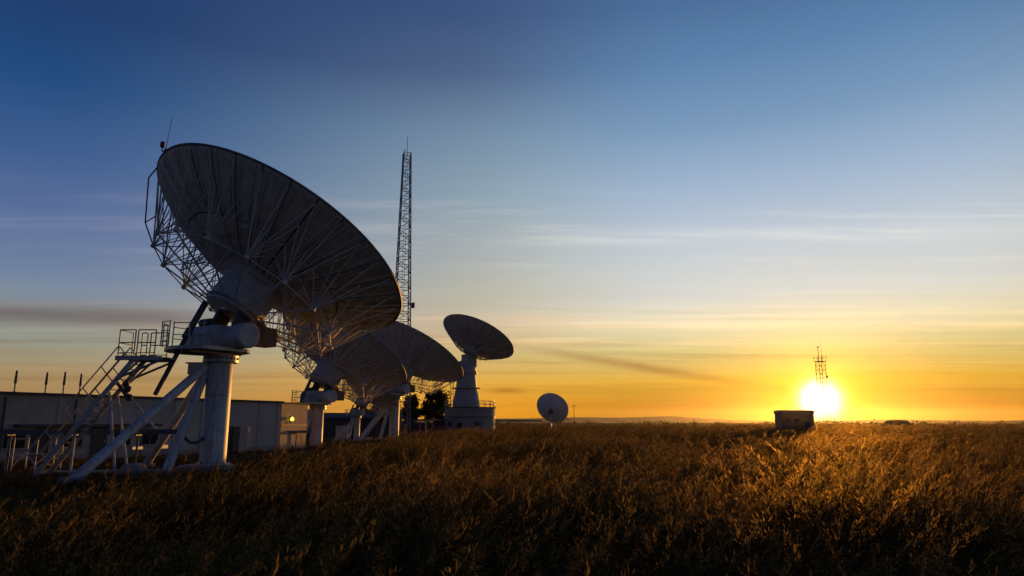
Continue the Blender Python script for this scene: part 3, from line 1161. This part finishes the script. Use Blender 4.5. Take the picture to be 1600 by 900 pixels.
# ================================================================== dish on the conical pedestal
def cone_dish():
    P = Vector((-7.9, 130.0, 0))
    root = thing('pedestal_dish_antenna', 'dish antenna on a white conical pedestal above a round base building', 'dish antenna', P)
    z = Vector((0, 0, 1))
    # polygonal base building
    m = MB()
    m.lathe([(4.75, -.1), (4.75, 4.75)], 20)
    base = m.build('base_building', 'concrete', root)
    m = MB(); m.lathe([(4.95, 4.75), (4.95, 4.95), (.5, 4.98)], 20); m.build('roof_slab', 'roof', base, False)
    m = MB(); m.lathe([(4.78, 3.0), (4.85, 3.02), (4.85, 3.22), (4.78, 3.24)], 20, closed=True); m.build('band', 'tray', base)
    for a in (-1.9, -1.2, -2.4):
        dr = Vector((math.cos(a), math.sin(a), 0)); sd_ = Vector((-math.sin(a), math.cos(a), 0))
        if a == -1.9:
            m = MB(); m.box(dr * 4.76 + z * 1.05, (.12, 1.0, 2.1), dr, sd_, z); m.build('door', 'door', base, False)
        else:
            m = MB(); m.box(dr * 4.74 + z * 1.9, (.12, 1.2, .8), dr, sd_, z); m.build('window', 'glass', base, False)
    # roof rail
    m = MB()
    n = 20
    for k in range(n):
        a0, a1 = 2 * math.pi * k / n, 2 * math.pi * (k + 1) / n
        p, q = Vector((4.7 * math.cos(a0), 4.7 * math.sin(a0), 4.95)), Vector((4.7 * math.cos(a1), 4.7 * math.sin(a1), 4.95))
        m.tube(p, p + z * 1.1, .05, 5)
        for h in (.55, 1.1):
            m.tube(p + z * h, q + z * h, .045, 5)
    m.build('handrail', 'steel', root)
    O = Vector((-.7, 0, 0))
    m = MB()
    m.lathe([(2.6, 4.95), (2.1, 8.2), (2.02, 8.4)], 32, O)
    m.lathe([(2.75, 8.4), (2.75, 8.55)], 32, O)
    m.lathe([(2.0, 8.55), (1.75, 10.8), (1.72, 11.0)], 32, O)
    m.build('pedestal_cone', 'dull', root)
    m = MB()
    for k in range(16):
        a0, a1 = math.pi * 2 * k / 16, math.pi * 2 * (k + 1) / 16
        p, q = O + Vector((2.7 * math.cos(a0), 2.7 * math.sin(a0), 8.55)), O + Vector((2.7 * math.cos(a1), 2.7 * math.sin(a1), 8.55))
    m.lathe([(1.9, 11.0), (2.0, 11.1), (2.0, 11.6), (1.8, 11.7), (1.75, 13.3), (1.4, 13.6)], 28, O)
    m.build('azimuth_housing', 'dull', root)
    m = MB()
    m.box(O + Vector((.45, -.2, 13.6)), (1.9, 2.2, 2.4), Vector((.66, -.75, 0)), Vector((.75, .66, 0)), z)
    m.build('elevation_housing', 'dull', root, False)
    # caged ladder left of the cone
    m = MB()
    for s in (-.25, .25):
        m.tube((-3.3 + s, -1.2, 4.9), (-3.3 + s, -1.2, 12.0), .06, 6)
    for k in range(18):
        m.tube((-3.55, -1.2, 5.2 + k * .38), (-3.05, -1.2, 5.2 + k * .38), .03, 5)
    for h in (6.8, 8.5, 11.9):
        m.tube((-3.05, -1.2, h), (-1.6, -.8, h), .06, 5)
    m.build('ladder', 'dark', root)
    rimc = Vector((-6.45, 130, 18.2)) - P
    Rr, F = 7.35, 5.2
    axis = Vector((math.sin(R(49.5)) * math.cos(R(59.8)), math.cos(R(49.5)) * math.cos(R(59.8)), math.sin(R(59.8))))
    vert = rimc - axis * (Rr * Rr / 4 / F)
    add_reflector(root, vert, axis, Rr, F, [(1.4, 4.26), (4.4, 7.3)], 24, gap=.12)
    add_truss(root, vert, axis, Rr, F, 1.4, -.9, 16, .5, .75, .06)
    dm = dish_matrix(vert, axis)
    m = MB(); m.lathe([(.4, -1.3), (1.4, -1.2), (1.5, -.1), (1.3, .05)], 32)
    m.build('hub', 'white', root).matrix_local = dm
    m = MB(); m.lathe([(.02, 5.0), (.6, 4.9), (.8, 4.7), (.5, 4.75), (.02, 4.8)], 24, cap=False)
    m.build('subreflector', 'panel', root).matrix_local = dm
    m = MB(); m.tube((4.5, 0, 4.5 * 4.5 / 4 / F), (.6, 0, 4.85), .06)
    lm = m.mesh('feed_leg', 'truss')
    for k in range(4):
        put('feed_leg', lm, root, dm @ Matrix.Rotation(k * math.pi / 2, 4, 'Z'))
    # lower balcony truss below the rim on the right
    return root


cone_dish()


def small_dish():
    P = Vector((9.9, 170.0, 0))
    root = thing('small_dish_antenna', 'small plain pale blue-grey dish standing alone in the field', 'dish antenna', P)
    Rr, F = 4.05, 3.4
    axis = Vector((math.sin(R(24)) * math.cos(R(30)), math.cos(R(24)) * math.cos(R(30)), math.sin(R(30))))
    c = Vector((9.95, 170, 5.65)) - P
    vert = c - axis * (Rr * Rr / 4 / F)
    add_reflector(root, vert, axis, Rr, F, [(.5, 4.0)], 12, gap=.01, stiff=False, matname='clean')
    dm = dish_matrix(vert, axis)
    m = MB(); m.lathe([(.2, -.55), (.42, -.5), (.45, .02)], 20); m.build('hub', 'dark', root).matrix_local = dm
    hp = vert - axis * .4
    m = MB(); m.tube((hp.x, hp.y, -.1), (hp.x, hp.y, hp.z - .4), .22, 16); m.lathe([(.55, -.05), (.5, .25)], 16, (hp.x, hp.y, 0))
    m.build('post', 'steel', root)
    for s in (-1, 1):
        m = MB(); m.tube((hp.x + s * 1.5, hp.y - .6, -.05), (hp.x + s * .2, hp.y, hp.z - .7), .08, 8); m.build('brace_leg', 'steel', root)
    m = MB(); m.box(hp - Vector((0, 0, .1)), (.9, .8, .9)); m.build('mount_housing', 'dark', root, False)
    m = MB(); m.lathe([(.1, 2.5), (.22, 2.6), (.22, 3.0), (.1, 3.1)], 14); m.build('feed_horn', 'white', root).matrix_local = dm
    m = MB(); m.tube((3.2, 0, 3.2 * 3.2 / 4 / F), (.15, 0, 2.8), .05); lm = m.mesh('feed_leg', 'truss')
    for k in range(3):
        put('feed_leg', lm, root, dm @ Matrix.Rotation(k * 2.094, 4, 'Z'))


small_dish()


# ================================================================== lattice masts
def lattice_mast(name, label, P, H, w0, w1, nbay, nsec, rz, leg_r, br_r, matname, curve=1.0):
    root = thing(name, label, 'tower', P, rz)
    hw = lambda t: (w0 + (w1 - w0) * t ** curve) / 2
    cs = [(-1, -1), (1, -1), (1, 1), (-1, 1)]
    for cx, cy in cs:
        m = MB()
        pts = [Vector((cx * hw(k / 8), cy * hw(k / 8), H * k / 8 - (.1 if k == 0 else 0))) for k in range(9)]
        m.path(pts, leg_r, 6)
        m.build('leg', matname, root)
    per = nbay // nsec
    for s in range(nsec):
        m = MB()
        for b in range(per):
            i = s * per + b
            t0, t1 = i / nbay, (i + 1) / nbay
            for k in range(4):
                (ax, ay), (bx, by) = cs[k], cs[(k + 1) % 4]
                a0, b0 = Vector((ax * hw(t0), ay * hw(t0), H * t0)), Vector((bx * hw(t0), by * hw(t0), H * t0))
                a1, b1 = Vector((ax * hw(t1), ay * hw(t1), H * t1)), Vector((bx * hw(t1), by * hw(t1), H * t1))
                m.tube(a1, b1, br_r, 4)
                if i % 2:
                    m.tube(a0, b1, br_r, 4)
                else:
                    m.tube(b0, a1, br_r, 4)
        m.build('lattice_section', matname, root, False)
    return root


t1 = lattice_mast('lattice_mast', 'tall slender steel lattice mast rising behind the large dishes', (-19.55, 120.0, 0), 51.3, 3.5, 1.3, 36, 12, R(18), .10, .06, 'tower')
m = MB(); m.tube((0, 0, 50.5), (0, 0, 54.8), .07, 6, .03); m.tube((-.5, 0, 50.8), (-.5, 0, 52.2), .05, 6); m.build('whip', 'dark', t1)
m = MB(); m.box((1.85, -.3, 22.7), (.55, .45, .95)); m.tube((1.2, -.3, 22.7), (1.7, -.3, 22.7), .05); m.build('radio_unit', 'dark', t1, False)
m = MB()
for s in (-.2, .2):
    m.tube((s, -.1, 0), (s, -.1, 51), .03, 4)
for k in range(100):
    m.tube((-.2, -.1, .5 + k * .5), (.2, -.1, .5 + k * .5), .02, 4)
m.build('ladder', 'tower', t1)

t2 = lattice_mast('antenna_tower', 'thin antenna tower with a platform standing in front of the sun', (104.5, 232.0, 0), 22.3, 2.6, 2.2, 16, 4, R(8), .09, .05, 'fartower')
m = MB(); m.box((0, 0, 22.35), (2.8, 2.8, .18))
m.build('platform', 'fartower', t2, False)
m = MB()
for x, y in ((-1.4, -1.4), (1.4, -1.4), (1.4, 1.4), (-1.4, 1.4), (0, -1.4), (0, 1.4)):
    m.tube((x, y, 22.4), (x, y, 24.3), .07, 6)
for a, b in (((-1.4, -1.4), (1.4, -1.4)), ((1.4, -1.4), (1.4, 1.4)), ((1.4, 1.4), (-1.4, 1.4)), ((-1.4, 1.4), (-1.4, -1.4))):
    m.tube((*a, 23.5), (*b, 23.5), .04, 5)
m.build('handrail', 'fartower', t2)
m = MB(); m.tube((-.4, 0, 22.4), (-.4, 0, 27.2), .12, 8, .06); m.lathe([(.2, 27.0), (.25, 27.2), (.2, 27.5)], 8, (-.4, 0, 0)); m.build('mast', 'fartower', t2)
m = MB(); m.tube((.75, 0, 22.4), (.75, 0, 31.0), .05, 6, .02); m.build('whip', 'fartower', t2)
m = MB(); m.lathe([(.45, -.1), (.4, .15), (.1, .2)], 14, (1.6, -.8, 17.2), (.3, -1, 0)); m.build('drum_antenna', 'fartower', t2)


# ================================================================== field shed and mound
def field_shed():
    root = thing('field_shed', 'boxy flat-topped brown shed in the field beside the setting sun', 'shed', (60.9, 150.0, 0))
    m = MB()
    m.box((0, 0, 1.95), (6.9, 4.0, 4.1))
    m.build('wall', 'ply', root, False)
    m = MB()
    m.add([(-3.62, -2.2, 4.0), (3.62, -2.2, 4.0), (3.62, 2.2, 4.0), (-3.62, 2.2, 4.0),
           (-3.5, -1.9, 4.72), (3.5, -1.9, 4.72), (3.5, 1.9, 4.72), (-3.5, 1.9, 4.72)],
          [(0, 1, 5, 4), (1, 2, 6, 5), (2, 3, 7, 6), (3, 0, 4, 7), (4, 5, 6, 7), (3, 2, 1, 0)])
    m.build('roof', 'ply', root, False)
    m = MB(); m.box((1.9, -2.03, 1.15), (1.1, .06, 2.3)); d = m.build('door', 'dark', root, False)
    m = MB(); m.box((2.3, -2.08, 1.15), (.08, .05, .2)); m.build('handle', 'steel', d, False)
    for x in (-2.2, -.3):
        m = MB(); m.box((x, -2.03, 2.6), (.9, .05, .6)); m.build('vent', 'dark', root, False)
    for k in range(9):
        m = MB(); m.box((-3.3 + k * .825, -2.02, 1.95), (.07, .04, 4.0)); m.build('batten', 'ply', root, False)


field_shed()

tm = MB()
tm.lathe([(6.8, -.3), (4.8, 1.6), (3.8, 2.7), (2.2, 3.05), (.3, 3.1)], 24, (0, 0, 0))
mo = tm.build('earth_mound', 'soil')
mo.location = (155, 280, 0)
tag(mo, 'low dark earth mound on the horizon right of the sun', 'mound')


# ================================================================== trees
def tree(label, P, H, W, seed, crown0=.15, conical=0.0, nleaf=2600):
    rs = np.random.default_rng(seed)
    root = thing('tree', label, 'tree', P, 0, 'trees behind the dishes')
    m = MB()
    m.tube((0, 0, -.2), (.1, 0, H * .35), W * .045, 8, W * .03)
    m.tube((.1, 0, H * .34), (.0, .1, H * .85), W * .03, 8, W * .008)
    for k in range(9):
        a = k * 2.4
        h0 = H * (.2 + .06 * k)
        L = W * .42 * (1 - .05 * k)
        m.tube((.05, 0, h0), (L * math.cos(a), L * math.sin(a), h0 + H * .18), W * .016, 6, W * .005)
    m.build('trunk', 'bark', root)
    # leaf clumps
    cl = []
    for k in range(46):
        t = rs.uniform() ** .8
        h = crown0 + (1 - crown0) * t
        env = (math.sin(math.pi * min(1, (.12 + .88 * (1 - t)) ** .8 * .95)) * (1 - conical) + conical * (1.05 - t))
        rr = W * .5 * env * math.sqrt(rs.uniform()) * rs.uniform(.75, 1.12)
        a = rs.uniform(0, 6.28)
        cl.append((rr * math.cos(a), rr * math.sin(a), H * h * rs.uniform(.93, 1.04), W * rs.uniform(.06, .13)))
    vs, fs = [], []
    for i in range(nleaf):
        c = cl[rs.integers(len(cl))]
        p = np.array(c[:3]) + rs.normal(size=3) * c[3] * .75
        u_ = rs.normal(size=3); u_ /= np.linalg.norm(u_)
        v_ = np.cross(u_, rs.normal(size=3)); v_ /= np.linalg.norm(v_)
        s = rs.uniform(.16, .34)
        b = len(vs)
        vs += [tuple(p - u_ * s), tuple(p + v_ * s * .5), tuple(p + u_ * s), tuple(p - v_ * s * .5)]
        fs.append((b, b + 1, b + 2, b + 3))
    m = MB(); m.add(vs, fs)
    m.build('crown', 'leaf', root, False)
    return root


tree('dense rounded dark tree between the third pillar and the spiky tree', (-20.0, 138, 0), 7.6, 4.4, 5, .05, .35, 9000)
tree('wide dark tree with spiky crown just left of the conical pedestal', (-14.9, 140, 0), 7.9, 6.0, 9, .10, .0, 8000)
tree('dark tree glimpsed behind the third pillar braces', (-26.5, 142, 0), 6.2, 5.0, 14, .08, .1, 7000)


# ================================================================== far scrub along the horizon
def far_scrub():
    rs = np.random.default_rng(77)
    vs, fs = [], []
    for k in range(150):
        a, d = R(rs.uniform(-8, 44)), rs.uniform(420, 1700)
        w, h = rs.uniform(3, 14), rs.uniform(.8, 2.6) * (1 + d / 1500)
        cx, cy = d * math.sin(a), d * math.cos(a)
        for i in range(46):
            p = np.array([cx + rs.normal() * w * .5, cy + rs.normal() * w * .4, abs(rs.normal()) * h * .5])
            u_ = rs.normal(size=3); u_ /= np.linalg.norm(u_)
            v_ = np.cross(u_, rs.normal(size=3)); v_ /= np.linalg.norm(v_)
            s = rs.uniform(.4, 1.0)
            b = len(vs)
            vs += [tuple(p - u_ * s), tuple(p + v_ * s * .6), tuple(p + u_ * s), tuple(p - v_ * s * .6)]
            fs.append((b, b + 1, b + 2, b + 3))
    m = MB(); m.add(vs, fs)
    o = m.build('far_scrub', 'leaf', None, False)
    o['kind'] = 'stuff'
    tag(o, 'low dark scrub dotted along the far horizon', 'scrub')


far_scrub()
for (x, y, h), words in (((26.8, 300, 9.5), 'thin distant utility pole just right of the small dish'), ((163.0, 420, 8.0), 'thin distant utility pole right of the shed and the sun')):
    po = thing('utility_pole', words, 'pole', (x, y, 0), .3, 'distant utility poles')
    m = MB(); m.tube((0, 0, -.2), (0, 0, h), .16, 8, .10); m.build('post', 'bark', po)
    m = MB(); m.box((0, 0, h - .6), (2.2, .14, .16)); m.build('crossarm', 'bark', po, False)

# ================================================================== grass
def blade(vs, fs, base, ang_, lean, h, w, seg=3):
    b = len(vs)
    dx, dy = math.cos(ang_), math.sin(ang_)
    px, py = -dy, dx
    for k in range(seg + 1):
        t = k / seg
        off = lean * h * t * t
        z_ = h * (t - .25 * lean * t * t)
        ww = w * (1 - t) ** .7 * .5 + .0006
        x0, y0 = base[0] + dx * off, base[1] + dy * off
        vs.append((x0 - px * ww, y0 - py * ww, z_))
        vs.append((x0 + px * ww, y0 + py * ww, z_))
    for k in range(seg):
        q = b + 2 * k
        fs.append((q, q + 1, q + 3, q + 2))


def tuft(seed, nbl, nst, spread, wmul=1.0):
    rs = random.Random(seed)
    m = MB()
    vs, fs = [], []
    for k in range(nbl):
        a = rs.uniform(0, 6.28)
        d = spread * math.sqrt(rs.random())
        blade(vs, fs, (d * math.cos(a), d * math.sin(a)), rs.uniform(0, 6.28), rs.uniform(.05, .55), rs.uniform(.35, .95), rs.uniform(.005, .009) * wmul)
    m.add(vs, fs, 0)
    for k in range(nst):
        a = rs.uniform(0, 6.28)
        d = spread * math.sqrt(rs.random())
        x, y = d * math.cos(a), d * math.sin(a)
        la = rs.gauss(0, .8)                      # stalks nod with the breeze
        h, lean = rs.uniform(.75, 1.3), rs.uniform(.04, .26)
        vs, fs = [], []
        blade(vs, fs, (x, y), la, lean, h, .006 * wmul, 4)
        m.add(vs, fs, 0)
        vs, fs = [], []
        ns = 26
        L = rs.uniform(.20, .36)                  # one-sided feathery panicle
        for i in range(ns):
            f = i / ns
            t = 1 - L * (1 - f) / h
            droop = .10 * f * f
            cx = x + math.cos(la) * (lean * h * t * t + droop)
            cy = y + math.sin(la) * (lean * h * t * t + droop)
            cz = h * (t - .25 * lean * t * t) - .05 * f * f
            ra = la + rs.gauss(0, 1.0)
            out = (.032 * math.sin(math.pi * (.25 + .7 * f)) + .006) * rs.uniform(.3, 1.2)
            sx, sy = cx + math.cos(ra) * out, cy + math.sin(ra) * out
            ln, wd = rs.uniform(.04, .075), rs.uniform(.0035, .006) * wmul
            ux, uy, uz = math.cos(ra) * .55, math.sin(ra) * .55, rs.uniform(.1, 1.0)
            px, py = -math.sin(ra) * wd, math.cos(ra) * wd
            b = len(vs)
            vs += [(sx, sy, cz), (sx + ux * ln * .5 + px, sy + uy * ln * .5 + py, cz + uz * ln * .5), (sx + ux * ln, sy + uy * ln, cz + uz * ln),
                   (sx + ux * ln * .5 - px, sy + uy * ln * .5 - py, cz + uz * ln * .5)]
            fs.append((b, b + 1, b + 2, b + 3))
        m.add(vs, fs, 1)
    return m


tufts = bpy.data.collections.new('grass_sources')
for k in range(10):
    far = k >= 6
    me = tuft(100 + k, 26 if not far else 34, (2, 5, 1, 2, 0, 3, 8, 5, 9, 3)[k], .16 if not far else .5, 1.0 if not far else 2.6).mesh('grass_tuft', ['blade', 'seed'], False)
    tufts.objects.link(bpy.data.objects.new('grass_tuft_%02d' % k, me))


def brome(seed):
    """a few tall stalks with big drooping one-sided spikelets"""
    rs = random.Random(seed)
    m = MB()
    for k in range(3):
        x, y = rs.uniform(-.15, .15), rs.uniform(-.15, .15)
        la = rs.gauss(0, .6)
        h, lean = rs.uniform(.95, 1.3), rs.uniform(.12, .34)
        vs, fs = [], []
        blade(vs, fs, (x, y), la, lean, h, .008, 5)
        for q in range(3):
            blade(vs, fs, (x, y), rs.uniform(0, 6.28), rs.uniform(.2, .6), h * rs.uniform(.4, .7), .008, 4)
        m.add(vs, fs, 0)
        vs, fs = [], []
        L = rs.uniform(.24, .4)
        ns = rs.randint(12, 18)
        for i in range(ns):
            f = i / ns
            t = 1 - L * (1 - f) / h
            cx, cy = x + math.cos(la) * lean * h * t * t, y + math.sin(la) * lean * h * t * t
            cz = h * (t - .25 * lean * t * t)
            ra = la + rs.gauss(0, .7)
            out = rs.uniform(.02, .09) * (1.1 - f)
            sx, sy, sz = cx + math.cos(ra) * out, cy + math.sin(ra) * out, cz + rs.uniform(-.01, .03)
            ln, wd = rs.uniform(.045, .075), rs.uniform(.004, .0065)
            ux, uy, uz = math.cos(ra) * .8, math.sin(ra) * .8, rs.uniform(-.7, .25)
            px, py = -math.sin(ra) * wd, math.cos(ra) * wd
            b = len(vs)
            vs += [(sx, sy, sz), (sx + ux * ln * .45 + px, sy + uy * ln * .45 + py, sz + uz * ln * .45 + wd), (sx + ux * ln, sy + uy * ln, sz + uz * ln),
                   (sx + ux * ln * .45 - px, sy + uy * ln * .45 - py, sz + uz * ln * .45 + wd)]
            fs.append((b, b + 1, b + 2, b + 3))
            b = len(vs)
            vs += [(cx, cy, cz - .002), (cx, cy, cz + .002), (sx, sy, sz + .001)]
            fs.append((b, b + 1, b + 2))
        m.add(vs, fs, 1)
    return m


for k in range(4):
    tufts.objects.link(bpy.data.objects.new('grass_tuft_%02d' % (10 + k), brome(300 + k).mesh('brome_tuft', ['blade', 'seed'], False)))


def dock(seed):
    """a branched brown weed standing above the grass"""
    rs = random.Random(seed)
    m = MB()
    vs, fs = [], []
    sv, sf = [], []
    for k in range(5):
        la, lean, h = rs.uniform(0, 6.28), rs.uniform(.05, .4), rs.uniform(.8, 1.25)
        blade(vs, fs, (0, 0), la, lean, h, .014, 5)
        for i in range(34):
            t = 1 - .5 * rs.random()
            a = rs.uniform(0, 6.28)
            o = rs.uniform(.0, .03)
            cx, cy, cz = math.cos(la) * lean * h * t * t + o * math.cos(a), math.sin(la) * lean * h * t * t + o * math.sin(a), h * (t - .25 * lean * t * t)
            s_ = rs.uniform(.008, .016)
            b = len(sv)
            sv += [(cx, cy, cz - s_), (cx + s_ * math.cos(a), cy + s_ * math.sin(a), cz), (cx, cy, cz + s_), (cx - s_ * math.cos(a), cy - s_ * math.sin(a), cz)]
            sf.append((b, b + 1, b + 2, b + 3))
    for k in range(8):
        blade(vs, fs, (0, 0), rs.uniform(0, 6.28), rs.uniform(.6, 1.1), rs.uniform(.3, .5), .035, 4)
    m.add(vs, fs, 0)
    m.add(sv, sf, 1)
    return m


M['weed'] = leaf_mat('dock_seed', (.05, .022, .010), (.11, .05, .02), .35, .02)
for k in range(3):
    tufts.objects.link(bpy.data.objects.new('grass_tuft_%02d' % (14 + k), dock(400 + k).mesh('dock_weed', ['blade', 'weed'], False)))


def vnoise(x, y, s, seed):
    r2 = np.random.default_rng(seed)
    g = r2.uniform(size=(64, 64))
    fx, fy = x / s, y / s
    ix, iy = np.floor(fx).astype(int), np.floor(fy).astype(int)
    tx, ty = fx - ix, fy - iy
    tx, ty = tx * tx * (3 - 2 * tx), ty * ty * (3 - 2 * ty)
    q = lambda a, b: g[a % 64, b % 64]
    return (q(ix, iy) * (1 - tx) + q(ix + 1, iy) * tx) * (1 - ty) + (q(ix, iy + 1) * (1 - tx) + q(ix + 1, iy + 1) * tx) * ty


PX, PY, PS, PI_ = [], [], [], []
for y0, y1, n, far in ((3.0, 9, 4200, 0), (9, 18, 12000, 0), (18, 40, 26000, 0), (40, 90, 30000, 0), (40, 130, 12000, 1), (130, 320, 22000, 1), (320, 800, 14000, 1)):
    yy = np.sqrt(rng.uniform(y0 * y0, y1 * y1, n))
    xx = rng.uniform(-1, 1, n) * (yy * .84 + 3)
    # bare ground under the buildings and pillars
    fac = (xx - CA.x) * CN.x + (yy - CA.y) * CN.y
    along = (xx - CA.x) * CD.x + (yy - CA.y) * CD.y
    clump = vnoise(xx, yy, 2.2, 12) * .6 + vnoise(xx, yy, 7.0, 13) * .4
    keep = (rng.uniform(size=n) < .35 + 1.5 * (clump - .2)) & ~((fac < .5) & (fac > -10) & (along > -1) & (along < 37))
    for cx, cy, rr in ((-13.9, 32.65, 1.2), (-18.9, 67.5, 1.2), (-14.55, 86, 1.2), (-18.3, 82.3, .8), (-7.9, 130, 5.2), (60.9, 150, 4.2)):
        keep &= np.hypot(xx - cx, yy - cy) > rr
    xx, yy = xx[keep], yy[keep]
    edge = -10.5 - .03 * (yy - 30) + 2.5 * (vnoise(xx, yy, 9, 2) - .5)
    t = np.clip((xx - edge + 3.5) / 8, 0, 1)
    t = t * t * (3 - 2 * t)
    t = np.where(yy < 24, np.maximum(t, np.clip((24 - yy) / 14, 0, 1) * .55), t)
    hh = (.34 + .62 * t) * (.72 + .5 * vnoise(xx, yy, 5, 3)) * (.8 + .35 * vnoise(xx, yy, 1.3, 4)) * np.clip(rng.normal(1.0, .24, len(xx)), .45, 1.6)
    PX.append(xx); PY.append(yy); PS.append(hh)
    if far:
        PI_.append(rng.integers(6, 10, len(xx)))
    else:
        pick = rng.integers(0, 6, len(xx))
        patch = vnoise(xx, yy, 3.5, 6) + .25 * rng.normal(size=len(xx))
        PI_.append(np.where(patch < .38, 4, pick))
nb = 7600
yy = np.sqrt(rng.uniform(4.0 ** 2, 30.0 ** 2, nb))
xx = rng.uniform(-1, 1, nb) * (yy * .84 + 3)
pt = vnoise(xx, yy, 2.6, 31) * .6 + vnoise(xx, yy, .9, 32) * .4
kp = (pt + .16 * np.clip(xx / (yy * .6), -1, 1) > .50) & ((xx > -9) | (yy < 18))
xx, yy = xx[kp], yy[kp]
PX.append(xx); PY.append(yy); PS.append(np.where(xx < -4, .55, .95) * rng.uniform(.75, 1.2, len(xx))); PI_.append(rng.integers(10, 14, len(xx)))
nd = 1500
yy = np.sqrt(rng.uniform(5.0 ** 2, 75.0 ** 2, nd))
xx = rng.uniform(-1, 1, nd) * (yy * .84 + 3)
kp = (vnoise(xx, yy, 6.0, 51) > .55) & (xx > -9)
xx, yy = xx[kp], yy[kp]
PX.append(xx); PY.append(yy); PS.append(rng.uniform(.65, 1.05, len(xx))); PI_.append(rng.integers(14, 17, len(xx)))
PX, PY, PS, PI_ = map(np.concatenate, (PX, PY, PS, PI_))
NP = len(PX)
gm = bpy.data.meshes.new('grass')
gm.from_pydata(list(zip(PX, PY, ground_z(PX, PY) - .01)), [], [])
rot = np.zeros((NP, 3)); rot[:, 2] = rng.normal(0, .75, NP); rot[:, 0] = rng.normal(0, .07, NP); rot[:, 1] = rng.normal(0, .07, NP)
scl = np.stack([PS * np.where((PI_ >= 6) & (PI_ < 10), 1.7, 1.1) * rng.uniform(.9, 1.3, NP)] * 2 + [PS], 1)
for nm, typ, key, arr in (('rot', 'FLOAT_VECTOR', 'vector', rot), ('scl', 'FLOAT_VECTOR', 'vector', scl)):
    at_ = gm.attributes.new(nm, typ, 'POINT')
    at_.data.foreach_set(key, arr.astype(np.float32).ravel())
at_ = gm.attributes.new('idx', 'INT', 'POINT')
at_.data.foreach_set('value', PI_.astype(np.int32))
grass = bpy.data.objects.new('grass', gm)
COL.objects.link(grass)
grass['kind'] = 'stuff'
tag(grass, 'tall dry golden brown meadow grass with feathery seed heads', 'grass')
ng = bpy.data.node_groups.new('grass_scatter', 'GeometryNodeTree')
ng.interface.new_socket('Geometry', in_out='INPUT', socket_type='NodeSocketGeometry')
ng.interface.new_socket('Geometry', in_out='OUTPUT', socket_type='NodeSocketGeometry')
gi, go = ng.nodes.new('NodeGroupInput'), ng.nodes.new('NodeGroupOutput')
ip = ng.nodes.new('GeometryNodeInstanceOnPoints')
ci = ng.nodes.new('GeometryNodeCollectionInfo')
ci.inputs['Collection'].default_value = tufts
ci.inputs['Separate Children'].default_value = True
ci.inputs['Reset Children'].default_value = True


def named(nm, typ):
    n = ng.nodes.new('GeometryNodeInputNamedAttribute')
    n.data_type = typ
    n.inputs['Name'].default_value = nm
    return n.outputs['Attribute']


e2r = ng.nodes.new('FunctionNodeEulerToRotation')
ng.links.new(named('rot', 'FLOAT_VECTOR'), e2r.inputs[0])
ng.links.new(gi.outputs[0], ip.inputs['Points'])
ng.links.new(ci.outputs[0], ip.inputs['Instance'])
ip.inputs['Pick Instance'].default_value = True
ng.links.new(named('idx', 'INT'), ip.inputs['Instance Index'])
ng.links.new(e2r.outputs[0], ip.inputs['Rotation'])
ng.links.new(named('scl', 'FLOAT_VECTOR'), ip.inputs['Scale'])
ng.links.new(ip.outputs[0], go.inputs[0])
md = grass.modifiers.new('scatter', 'NODES')
md.node_group = ng

# ================================================================== haze
hz = MB()
hz.box((0, 0, 29.5), (7400, 7400, 61))
ho = hz.build('haze', 'soil', None, False)
ho['kind'] = 'stuff'
tag(ho, 'warm evening haze lying over the whole field', 'haze')
hm = bpy.data.materials.new('evening_haze')
hm.use_nodes = True
ht = hm.node_tree
ht.nodes.remove(ht.nodes['Principled BSDF'])
pv = ht.nodes.new('ShaderNodeVolumePrincipled')
pv.inputs['Color'].default_value = (.96, .90, .76, 1)
pv.inputs['Density'].default_value = 2.8e-5
pv.inputs['Anisotropy'].default_value = .85
ht.links.new(pv.outputs[0], ht.nodes['Material Output'].inputs['Volume'])
ho.data.materials[0] = hm
